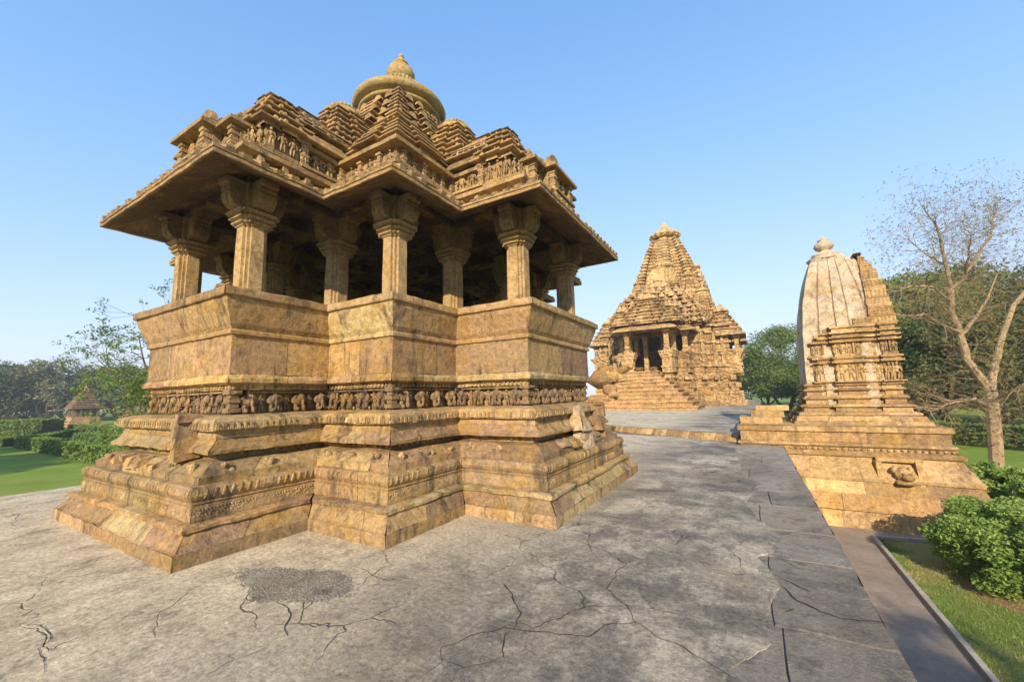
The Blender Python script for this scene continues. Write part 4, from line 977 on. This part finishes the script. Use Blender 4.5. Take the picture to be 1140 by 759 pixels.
# core tower of lime plaster, curving inwards
core = MB(); n_ = 26; z0, z1 = 1.0, 5.55
def csz(f): return 1.03 - .50 * f ** 3.2
def full(s):
    h = [(.14, -1.03), (.16, -.97), (.19, -1.02), (.56, -1.02), (.60, -.95), (.64, -1), (1, -1), (1, -.64), (.95, -.6), (1.02, -.56), (1.02, -.19), (.97, -.16), (1.03, -.14)]
    out = []
    for k in range(4):
        for x, y in h:
            for _ in range(k): x, y = -y, x
            out.append((x * s, y * s))
    return out
def jj(p, z):
    v = Vector((SX + p[0], SY + p[1], z)); return tuple(v + noise.noise_vector(v * 2) * .02 + noise.noise_vector(v * 9) * .006)
for k in range(n_):
    f0, f1 = k / n_, (k + 1) / n_; pa, pb = full(csz(f0)), full(csz(f1)); m = len(pa); za, zb_ = z0 + (z1 - z0) * f0, z0 + (z1 - z0) * f1
    core.add([jj(p, za) for p in pa] + [jj(p, zb_) for p in pb], [(i, (i + 1) % m, m + (i + 1) % m, m + i) for i in range(m)], .5)
core.add([jj(p, z1) for p in full(csz(1))], [tuple(range(m))], .5)
core.build('plaster_tower', M['plaster'], shr, SR)
# surviving carved stone facing: the lower storeys in front, and the north edge to the top
mb = MB(); FRONT = srat(1.13); north = MB()
rows = [(1.74, 1.78, -.05), (1.78, 2.30, .04), (2.30, 2.36, -.06), (2.36, 2.42, 0), (2.42, 2.48, -.05), (2.48, 2.56, .03), (2.56, 2.90, .06), (2.90, 2.95, -.05), (2.95, 3.02, .02), (3.02, 3.07, -.06), (3.07, 3.16, .03), (3.16, 3.21, -.05), (3.21, 3.32, .03), (3.32, 3.38, -.02)]
for za, zb_, d in rows:
    tmp = MB(); course(tmp, FRONT, [(d + .15, za), (d, za), (d, zb_), (d + .15, zb_)], C=SC2, res=.08, amp=.01, L=.45, off=.012)
    lim = SX - .86 + .1 * noise.noise(Vector((za * 5, 0, 0))) + max(0, za - 2.9) * 1.1
    for f, t_ in zip(tmp.f, tmp.t):
        vs = [tmp.v[i] for i in f]; cx_ = sum(v[0] for v in vs) / 4
        if cx_ > lim: mb.add(vs, [(0, 1, 2, 3)], t_)
for zz, h in ((1.79, .48), (2.58, .3)):
    for p, t, n, j, k in edge_iter(FRONT, .05, .17, SC2):
        if p.x > SX - .84: human(mb, p + Vector((0, 0, zz)), basis(t, n), h, random.random())
    for p, t, n, j, k in edge_iter(FRONT, .05, .34, SC2):
        if p.x > SX - .84: mb.box(p + Vector((0, 0, zz + h / 2)), (.02, .04, h / 2), basis(t, n), random.random())
def hull(z):
    pts = [(1, 1.2), (3.3, 1.19), (3.75, 1.15), (4.15, 1.10), (4.6, 1.04), (4.9, .97), (5.15, .89), (5.35, .79), (5.5, .66), (5.6, .55)]
    for (a, u), (b, v) in zip(pts, pts[1:]):
        if a <= z <= b: return u + (v - u) * (z - a) / (b - a)
    return pts[-1][1]
z = 3.38; k = 0
while z < 5.56:
    h = (.05, .16, .05, .22, .06)[k % 5]; e_ = .025 if h < .1 else 0; s = hull(z + h / 2) + e_; x0 = (.62 if z > 3.55 else .25) - .02 * random.random(); yy = csz((z + h / 2 - 1) / 4.55) + .07 + e_
    P = [(x0, -yy), (s, -yy), (s, yy), (x0, yy)]
    course(mb, P, [(.1, z), (0, z), (.006, z + h), (.1, z + h)], C=SC2, res=.06, amp=.008, L=.4, off=.006)
    if h > .1:
        for p, t, n, j, kk in edge_iter(P, .0, .085, SC2, edges=(0, 1)):
            for q in range(max(1, int(h / .07))): mb.ell(p + Vector((0, 0, z + .04 + q * .07)), (.028, .018, .024), basis(t, n), random.random(), 6, 4)
    z += h; k += 1
mb.build('carved_facing', M['shrine'], shr, SR)
mb = MB(); mb.box((SX - .05, SY, 5.6), (.42, .42, .06), None, .5, jit=.02); mb.lathe((SX - .05, SY, 5.62), [(.3, 0), (.45, .03), (.5, .09), (.44, .15), (.34, .17), (.38, .2), (.33, .28), (.2, .33), (.12, .36), (.13, .40), (.22, .44), (.27, .52), (.24, .62), (.14, .68), (.13, .71), (.16, .73), (.1, .78), (.04, .86), (0, .88)], 40, .03, 20, ribz=(.0, .16))
mb.build('finial', M['plaster'], shr, SR, smooth=True)

# ================================================================= FAR SHRINES IN THE GARDEN (left)
far = empty('domed_shrine', (-104.6, 23.6, GZ), 'small distant garden shrine with brown conical roof on pillars at left', 'shrine')
mb = MB(); c = (-104, 26)
def sc(P, k): return [(x * k, y * k) for x, y in P]
course(mb, rect(4.6, 4.6), [(-1.6, GZ), (-1.5, GZ + .8), (-.6, GZ + .9), (-.6, GZ + 1.6), (0, GZ + 1.8), (0, GZ + 3)], C=c, res=1, amp=.06, L=2); cap(mb, rect(4.6, 4.6), 0, GZ + 3, C=c)
mb.build('platform', M['far_plain'], far, (-104, 26, GZ))
mb = MB()
for i in (-1, -.4, .4, 1):
    for j in (-1, -.4, .4, 1):
        if max(abs(i), abs(j)) == 1: tcol(mb, c[0] + i * 3.9, c[1] + j * 3.9, GZ + 3, GZ + 5.6, .35)
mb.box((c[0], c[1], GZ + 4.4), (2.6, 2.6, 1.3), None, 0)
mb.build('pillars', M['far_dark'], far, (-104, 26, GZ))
mb = MB(); pidha(mb, lambda q: rect(q, q), [5.6, 5.2, 4.8, 4.4, 4.0, 3.6, 3.2, 2.8, 2.4, 2.0], GZ + 5.5, .55, .3, C=c, res=1, amp=.05)
bell(mb, c[0], c[1], GZ + 10.9, 1.5)
mb.build('conical_roof', M['sand_dark'], far, (-104, 26, GZ)); far.scale = (.38, .38, .55)
far2 = empty('white_spire_shrine', (-101.6, 31, GZ), 'distant ruined shrine with a pale narrow spire right of the conical roofed one', 'shrine')
mb = MB(); c = (-96, 32); course(mb, rect(6, 4.5), [(-1.5, GZ), (-1.4, GZ + 1), (-.6, GZ + 1.1), (-.6, GZ + 2), (0, GZ + 2.2), (0, GZ + 3)], C=c, res=1, amp=.12, L=2); cap(mb, rect(6, 4.5), 0, GZ + 3, C=c)
for q in range(30): mb.box((c[0] + random.uniform(-6, 7), c[1] + random.uniform(-5, 3), GZ + random.uniform(2.5, 4)), (random.uniform(.3, .9), random.uniform(.3, .9), random.uniform(.2, .6)), None, random.random(), jit=.1)
mb.build('platform', M['far_plain'], far2, (-100, 36, GZ))
mb = MB(); spire(mb, -99, 35, GZ + 3, GZ + 9.4, 2.4, .8, 12); mb.build('spire', M['plaster'], far2, (-100, 36, GZ)); far2.scale = (.36, .36, .5)

# ================================================================= VEGETATION
def leaf_quads(mb, c, r, n, s, flat=1.0, spread=1.0):
    for _ in range(n):
        while True:
            x, y, z = random.uniform(-1, 1), random.uniform(-1, 1), random.uniform(-1, 1)
            q = x * x + y * y + z * z
            if q < 1: break
        p = Vector((c[0] + x * r[0], c[1] + y * r[1], c[2] + z * r[2]))
        a = Vector((random.gauss(0, 1), random.gauss(0, 1), random.gauss(0, .6))).normalized(); b = a.orthogonal().normalized()
        b = (b * cos(1) + a.cross(b) * random.uniform(-1, 1)).normalized(); k = s * random.uniform(.6, 1.3)
        t = random.random()
        mb.add([tuple(p - a * k), tuple(p + b * k * .45), tuple(p + a * k), tuple(p - b * k * .45)], [(0, 1, 2, 3)], t)
def branchy(mb, base, d, L, r, depth, tips, spread=.6, up=.15, seg=4, kids=(2, 3), shrink=.72, n=6, wig=.12):
    pts = [Vector(base)]; rads = [r]; dd = Vector(d).normalized()
    for i in range(seg):
        dd = (dd + Vector((random.gauss(0, wig), random.gauss(0, wig), random.gauss(0, wig) + up * .3))).normalized()
        pts.append(pts[-1] + dd * (L / seg)); rads.append(r * (1 - .4 * (i + 1) / seg))
    mb.tube(pts, rads, n if depth > 1 else max(3, n - 2), random.random())
    if depth <= 0: tips.append(pts[-1]); return
    k = random.randint(*kids)
    for i in range(k):
        a = random.random() * 2 * pi; o = dd.orthogonal().normalized(); o = (Matrix.Rotation(a, 3, dd) @ o)
        nd = (dd + o * spread * random.uniform(.6, 1.4) + Vector((0, 0, up))).normalized()
        st = pts[-1] if i < 2 else pts[-2]
        branchy(mb, st, nd, L * shrink * random.uniform(.8, 1.2), rads[-1] * .75, depth - 1, tips, spread, up, seg, kids, shrink, n, wig)
def make_tree(H, R, leafm, barkm, nleaf=9000, s=.22, clumps=46, trunkh=.3, seed=1, name='broadleaf_tree', label='', group=None, loc=(0, 0, 0), flat=.75, cat='tree'):
    random.seed(seed); t = MB(); tips = []
    th = H * trunkh; branchy(t, (0, 0, -.1), (0, 0, 1), th, H * .035, 0, [], seg=4, n=8, wig=.05)
    for k in range(6):
        a = k * pi / 3 + random.random(); branchy(t, (0, 0, th * .9), (cos(a), sin(a), .9), H * .24, H * .018, 3, tips, .55, .1, n=6)
    l = MB(); cz = H * (.5 + trunkh * .35)
    for k in range(clumps):
        a = random.random() * 2 * pi; u = random.uniform(-.75, 1); rr = sqrt(max(0, 1 - u * u)) * random.uniform(.55, 1.0)
        c = (cos(a) * rr * R, sin(a) * rr * R, cz + u * (H - cz) * .86 * (1 if u > 0 else .8))
        q = R * random.uniform(.16, .36); leaf_quads(l, c, (q, q, q * flat), nleaf // clumps, s)
    for p in tips: leaf_quads(l, p, (R * .12,) * 3, 20, s)
    e = empty(name, loc, label, cat, group)
    t.build('trunk', barkm, e); l.build('crown', leafm, e); random.seed(seed + 99)
    return e
def dup(src, loc, rz, sc_, label):
    o = src.copy(); COL.objects.link(o); o.location = loc; o.rotation_euler = (0, 0, rz); o.scale = (sc_, sc_, sc_ * random.uniform(.9, 1.1)); o['label'] = label
    for ch in src.children: c = ch.copy(); COL.objects.link(c); c.parent = o
    return o
def xy(px, dist):      # point of the garden at a bearing (photo column) and distance
    d = Fv * F_PX + Rv * (px - 570); d.z = 0; d.normalize(); return d.x * dist, d.y * dist
# distant tree line at left, then right
G1 = 'trees along the far edge of the garden'
kinds = [make_tree(14, 7, M['leaf_mid'], M['bark_dark'], 12000, .34, 60, .04, 11, 'broadleaf_tree', 'mid green round tree at the extreme left of the far tree line', G1, (*xy(8, 150), GZ)),
         make_tree(15, 7, M['leaf_olive'], M['bark'], 9000, .3, 56, .04, 12, 'olive_tree', 'olive grey loose crowned tree immediately left of the conical roofed shrine', G1, (*xy(62, 140), GZ)),
         make_tree(13, 7, M['leaf_dark'], M['bark_dark'], 13000, .34, 60, .03, 13, 'dark_tree', 'dark green tree low behind the big hedge at left', G1, (*xy(40, 160), GZ))]
spots = [(-10, 150, 0, 'mid green tree cut by the left edge of the view'), (25, 170, 2, 'dark tree peeping between the two leftmost crowns'), (80, 165, 1, 'olive tree directly behind the conical roofed shrine'), (100, 175, 0, 'mid green tree rising between the two distant shrines'), (122, 150, 1, 'olive tree behind the pale spire at left'), (140, 140, 0, 'mid green tree seen just left of the pavilion frieze'), (50, 185, 0, 'farthest mid green tree left of the conical roof'), (15, 140, 1, 'olive crowned tree above the left end of the clipped hedge'),
         (-30, 140, 2, 'dark tree outside the left edge'), (160, 170, 1, 'olive tree hidden mostly by the pavilion plinth')]
for px, d, k, lab in spots: dup(kinds[k], (*xy(px, d), GZ), random.random() * 6, random.uniform(.8, 1.05), lab)
G2 = 'dense trees beyond the shrines'
kr = [make_tree(13, 6.5, M['leaf_mid'], M['bark_dark'], 30000, .17, 84, .03, 21, 'broadleaf_tree', 'bright green leafy tree between the great temple and the small shrine', G2, (*xy(868, 72), GZ)),
      make_tree(13, 9, M['leaf_dark'], M['bark_dark'], 42000, .19, 96, .03, 22, 'dark_tree', 'large dark dense tree behind the bare tree at right', G2, (*xy(1098, 52), GZ))]
dup(kr[0], (*xy(846, 85), GZ), 2, .85, 'smaller green tree touching the right side of the great temple')
dup(kr[0], (*xy(1000, 48), GZ), 1, 1.0, 'bright green tree showing just right of the shrine tower')
for px, d, s_, lab in ((1035, 60, .62, 'dark tree low behind the right flank of the shrine'), (1150, 46, .85, 'dark tree at the right edge of the view'), (1010, 90, .8, 'distant dark tree beyond the lawn right of the shrine'), (1060, 110, .8, 'distant dark tree seen below the dark crowns at right'), (890, 110, .75, 'dark tree farthest behind the shrine tower'), (1125, 95, .9, 'distant dark tree behind the bare trunk')):
    dup(kr[1], (*xy(px, d), GZ), random.random() * 6, s_, lab)
# half-bare tree behind the pavilion at the left
random.seed(5); lt = empty('sparse_tree', (*xy(195, 24), GZ), 'sparse light green tree with long bare branch left of the pavilion', 'tree')
t = MB(); l = MB(); bx, by = 0, 0; left = -Rv.copy(); left.z = 0; left.normalize()
t.tube([(0, 0, 0), (0, 0, 1.5), tuple(left * .3 + Vector((0, 0, 3))), tuple(left * .5 + Vector((0, 0, 4.5)))], [.22, .19, .15, .1], 8)
def along(p0, pts): return [tuple(p0 + left * a + Vector((0, 0, z)) + Fv.cross(Vector((0, 0, 1))) * 0) for a, z in pts]
Z = Vector((0, 0, 0)); tips = []
for pts, r in (([(.3, 2.6), (1.1, 3.5), (2.0, 4.5), (2.8, 5.1), (3.6, 5.4)], .09), ([(.3, 3), (.9, 4.4), (1.4, 5.6), (1.7, 6.6)], .08), ([(.4, 4), (.8, 6), (1.6, 7.6)], .07), ([(.2, 2.2), (1.1, 2.9), (1.9, 3.3), (2.6, 3.3)], .07), ([(.5, 4.5), (.2, 6.5), (-.4, 8)], .07)):
    q = along(Z, pts); t.tube(q, [r * (1 - .75 * i / (len(q) - 1)) for i in range(len(q))], 6)
    for i in range(1, len(q)):
        for _ in range(4):
            c = Vector(q[i - 1]).lerp(Vector(q[i]), random.random()); branchy(t, c, left * random.uniform(0, .9) + Vector((random.gauss(0, .5), random.gauss(0, .5), random.uniform(-.1, .8))), .9, .022, 2, tips, .6, .05, 3, (2, 3), .75, 4)
for p in tips:
    if random.random() < .85: leaf_quads(l, p, (.2, .2, .13), 16, .06)
for _ in range(80):
    a = random.uniform(-1.5, 1.4); zz = random.uniform(3.0, 5.0); leaf_quads(l, tuple(left * a + Vector((0, 0, zz)) + Vector((random.uniform(-1, 1), random.uniform(-1, 1), 0))), (.6, .6, .3), 110, .06)
t.build('trunk', M['bark_dark'], lt); l.build('crown', M['leaf_light'], lt)
# bare tree at the right
random.seed(31); TB = Vector((6.27, 18.88, GZ)); bt = empty('bare_tree', tuple(TB), 'tall nearly leafless pale barked tree beside the right end of the shrine', 'tree')
t = MB(); l = MB(); tips = []
def tp_(px, py, dy=0):
    d = Fv * F_PX + Rv * (px - 570) - Uv * (py - 379.5); k = (18.88 + dy) / d.y; return Vector((0, 0, 1.6)) + d * k - TB
limbs = [([(1112, 556, 0), (1110, 520, 0), (1108, 485, 0), (1103, 436, 0)], .19, .16), ([(1103, 436, 0), (1090, 418, 0), (1076, 400, -.2), (1070, 371, -.3), (1059, 348, -.4), (1059, 321, -.4)], .13, .07), ([(1103, 436, 0), (1107, 410, .2), (1110, 398, .4), (1117, 369, .6), (1128, 340, .8), (1142, 325, .9), (1160, 290, 1.2)], .11, .045),
         ([(1059, 321, -.4), (1051, 292, -.6), (1046, 261, -.8), (1041, 248, -1.0), (1033, 240, -1.2)], .06, .012), ([(1059, 321, -.4), (1072, 311, -.2), (1085, 290, 0), (1102, 262, .3), (1106, 243, .5), (1110, 234, .7)], .06, .012), ([(1070, 371, -.3), (1050, 362, -1.2), (1030, 350, -1.8), (1010, 352, -2.3)], .05, .015),
         ([(1101, 453, 0), (1085, 444, -.6), (1069, 447, -1), (1050, 452, -1.4), (1036, 458, -1.8)], .05, .012), ([(1072, 372, 0), (1085, 355, .8), (1098, 335, 1.4), (1110, 305, 1.8)], .06, .02), ([(1103, 450, 0), (1118, 438, -.6), (1135, 432, -1.2)], .04, .012), ([(1059, 335, -.4), (1040, 320, -1.4), (1015, 318, -2.2), (995, 325, -2.6)], .045, .012), ([(1052, 296, -.6), (1035, 285, 0), (1012, 268, .5)], .04, .012), ([(1074, 310, 0), (1078, 285, -1), (1081, 262, -1.5)], .045, .012)]
for pts, r0, r1 in limbs:
    q = [tp_(*p) for p in pts]; m = len(q); P3 = []; 
    for i in range(m - 1):
        for u in range(3): P3.append(q[i].lerp(q[i + 1], u / 3) + noise.noise_vector(q[i] * 2 + Vector((u, 0, 0))) * (.05 if r0 < .15 else .02))
    P3.append(q[-1]); t.tube([tuple(p) for p in P3], [r0 + (r1 - r0) * i / (len(P3) - 1) for i in range(len(P3))], 8)
    if r0 < .2:
        for i in range(2, len(P3)):
            d0 = (P3[i] - P3[i - 1]).normalized()
            for _ in range(2 if r0 > .1 else 4):
                sd_ = Vector((random.gauss(0, 1), random.gauss(0, .8), random.gauss(.15, .6))).normalized()
                branchy(t, P3[i], d0 * .6 + sd_, random.uniform(.38, .62), .010, 4, tips, .6, .03, 3, (2, 3), .78, 3, .16)
for p in tips:
    if random.random() < .35: leaf_quads(l, p, (.05, .05, .04), 3, .03)
t.build('trunk', M['bark'], bt); l.build('leaves', M['leaf_dry'], bt)
# hedges of the formal garden at left
def hedge(pts, w, h, label, name='clipped_hedge', mat='leaf_hedge', dens=150, s=.13):
    e = empty(name, (pts[0][0], pts[0][1], GZ), label, 'hedge', 'clipped hedges of the formal garden' if name == 'clipped_hedge' else None)
    b = MB(); b2 = MB()
    for p, q in zip(pts, pts[1:]):
        a = Vector((p[0], p[1], 0)); c = Vector((q[0], q[1], 0)); L = (c - a).length; d = (c - a).normalized(); nn = Vector((-d.y, d.x, 0))
        m = (a + c) / 2; b2.box((m.x, m.y, GZ + h * .45), (L / 2, w * .42, h * .45), Matrix.Rotation(atan2(d.y, d.x), 3, 'Z'), .1)
        N = int(L * dens)
        for _ in range(N):
            u = random.uniform(0, L); k = random.random()
            if k < .55: v, z = random.uniform(-w / 2, w / 2), h
            else: v, z = random.choice((-w / 2, w / 2)), random.uniform(0, h)
            x = a + d * u + nn * v; z += .07 * noise.noise(Vector((x.x, x.y, z)))
            dr = Vector((random.gauss(0, 1), random.gauss(0, 1), random.gauss(0, 1))).normalized(); o_ = dr.orthogonal().normalized(); kk = s * random.uniform(.6, 1.3)
            P_ = Vector((x.x, x.y, GZ + z)); b.add([tuple(P_ - dr * kk), tuple(P_ + o_ * kk * .5), tuple(P_ + dr * kk), tuple(P_ - o_ * kk * .5)], [(0, 1, 2, 3)], random.random())
    b2.build('stems', M['leaf_dark'], e, (pts[0][0], pts[0][1], GZ)); b.build('foliage', M[mat], e, (pts[0][0], pts[0][1], GZ))
def gg(px, py): return gp(px, py, GZ)
hedge([gg(25, 497), gg(70, 505), gg(112, 514), (-31, 9.2)], 1.1, .95, 'long clipped hedge nearest the lawn left of the pavilion')
hedge([gg(25, 497), gg(80, 485)], 1.0, .75, 'low hedge running back from the left end of the nearest hedge')
hedge([gg(88, 492), gg(135, 499), (-38, 15)], 1.0, .9, 'short clipped hedge between the nearest hedge and the far shrines')
hedge([gg(-30, 487), gg(58, 486)], 2.4, 2.0, 'tall broad clipped hedge at the far left', dens=260, s=.16)
hedge([gg(82, 483), gg(150, 491)], 1.2, 1.2, 'hedge in front of the distant shrine platforms', dens=140)
hedge([gg(-20, 497), gg(10, 497)], 1.0, .8, 'hedge stub cut off by the left edge of the view')
hedge([gg(1000, 486), gg(1050, 492), (14, 30)], 1.2, 1.2, 'distant hedge right of the shrine behind the lawn', dens=120)
sheet('garden_walk', [gg(-60, 492), gg(28, 494), gg(90, 487), gg(90, 484), gg(20, 491), gg(-60, 489)], GZ + .004, M['kerb'])
# bushes
def bush(c, r, n, s, mat, label, flowers=0, name='leafy_bush', group=None, seed=3):
    random.seed(seed); e = empty(name, (c[0], c[1], GZ), label, 'bush', group); l = MB(); b = MB(); f = MB()
    for k in range(26):
        a = random.random() * 2 * pi; d = Vector((cos(a), sin(a), random.uniform(.5, 2))); b.tube([(0, 0, 0), tuple(d.normalized() * r[2] * .5), tuple(Vector((d.x * r[0] * .6, d.y * r[1] * .6, r[2] * random.uniform(.8, 1.5))))], [.02, .013, .005], 4)
    for k in range(190):
        a = random.random() * 2 * pi; u = random.uniform(-.95, 1); q = sqrt(max(0, 1 - u * u)) if u > -.2 else .98 - .12 * abs(u); j = random.uniform(.72, 1.08)
        p = (cos(a) * q * r[0] * j, sin(a) * q * r[1] * j, max(.08, r[2] * .95 + u * r[2] * j * .95)); leaf_quads(l, p, (r[0] * .17, r[1] * .17, r[2] * .19), n // 190, s)
        if flowers and u > 0 and random.random() < .28:
            p2 = Vector(p) * 1.04
            f = MB()
            for m in range(5): f.ell(tuple(p2 + Vector((cos(m * 1.26) * .022, sin(m * 1.26) * .022, 0))), (.02, .02, .008), None, .5, 6, 3)
            f.build('flower', M['petal'], e)
    l.build('foliage', M[mat], e); b.build('stems', M['bark_dark'], e)
bush((4.25, 10.9), (1.45, 1.4, .74), 80000, .034, 'leaf_bush', 'rounded green bush with a few white flowers in front of the shrine', 1)
bush((6.6, 12.2), (.9, .9, .7), 9000, .05, 'leaf_bush', 'green bush at the right edge behind the flowering bush', 0, seed=8)
for i, (x, y, r, lab) in enumerate(((5.8, 17.0, .9, 'green bush touching the right flank of the shrine platform'), (7.2, 17.6, .8, 'green bush left of the bare trunk foot'), (8.6, 18.4, .85, 'green bush right behind the bare trunk'), (6.3, 15.4, .7, 'low green bush between shrine platform and bare tree'))):
    bush((x, y), (r, r * .8, .62), 9000, .06, 'leaf_bush', lab, 0, group='bushes beside the shrine', seed=40 + i)
# trees behind the viewpoint, east of the terrace (they shade lawn and pavement)
random.seed(77)
st = make_tree(9, 4.0, M['leaf_mid'], M['bark_dark'], 9000, .2, 40, .3, 61, 'shade_tree', 'tree behind the viewpoint shading the garden path', 'trees behind the viewpoint', (6.9, -9, GZ)); st.scale = (.85, .85, .9)
for x, y, s_, lab in ((-40, -9, 1.1, 'tree shading the near garden lawn, nearest the terrace'), (-50, -7, 1.0, 'tree shading the garden lawn farther out'), (-33, -15, 1.2, 'tree behind the other lawn trees'), (-62, -10, 1.3, 'tree shading the far end of the lawn'), (13, -3, .9, 'tree east of the path')):
    dup(st, (x, y, GZ), random.random() * 6, s_, lab)
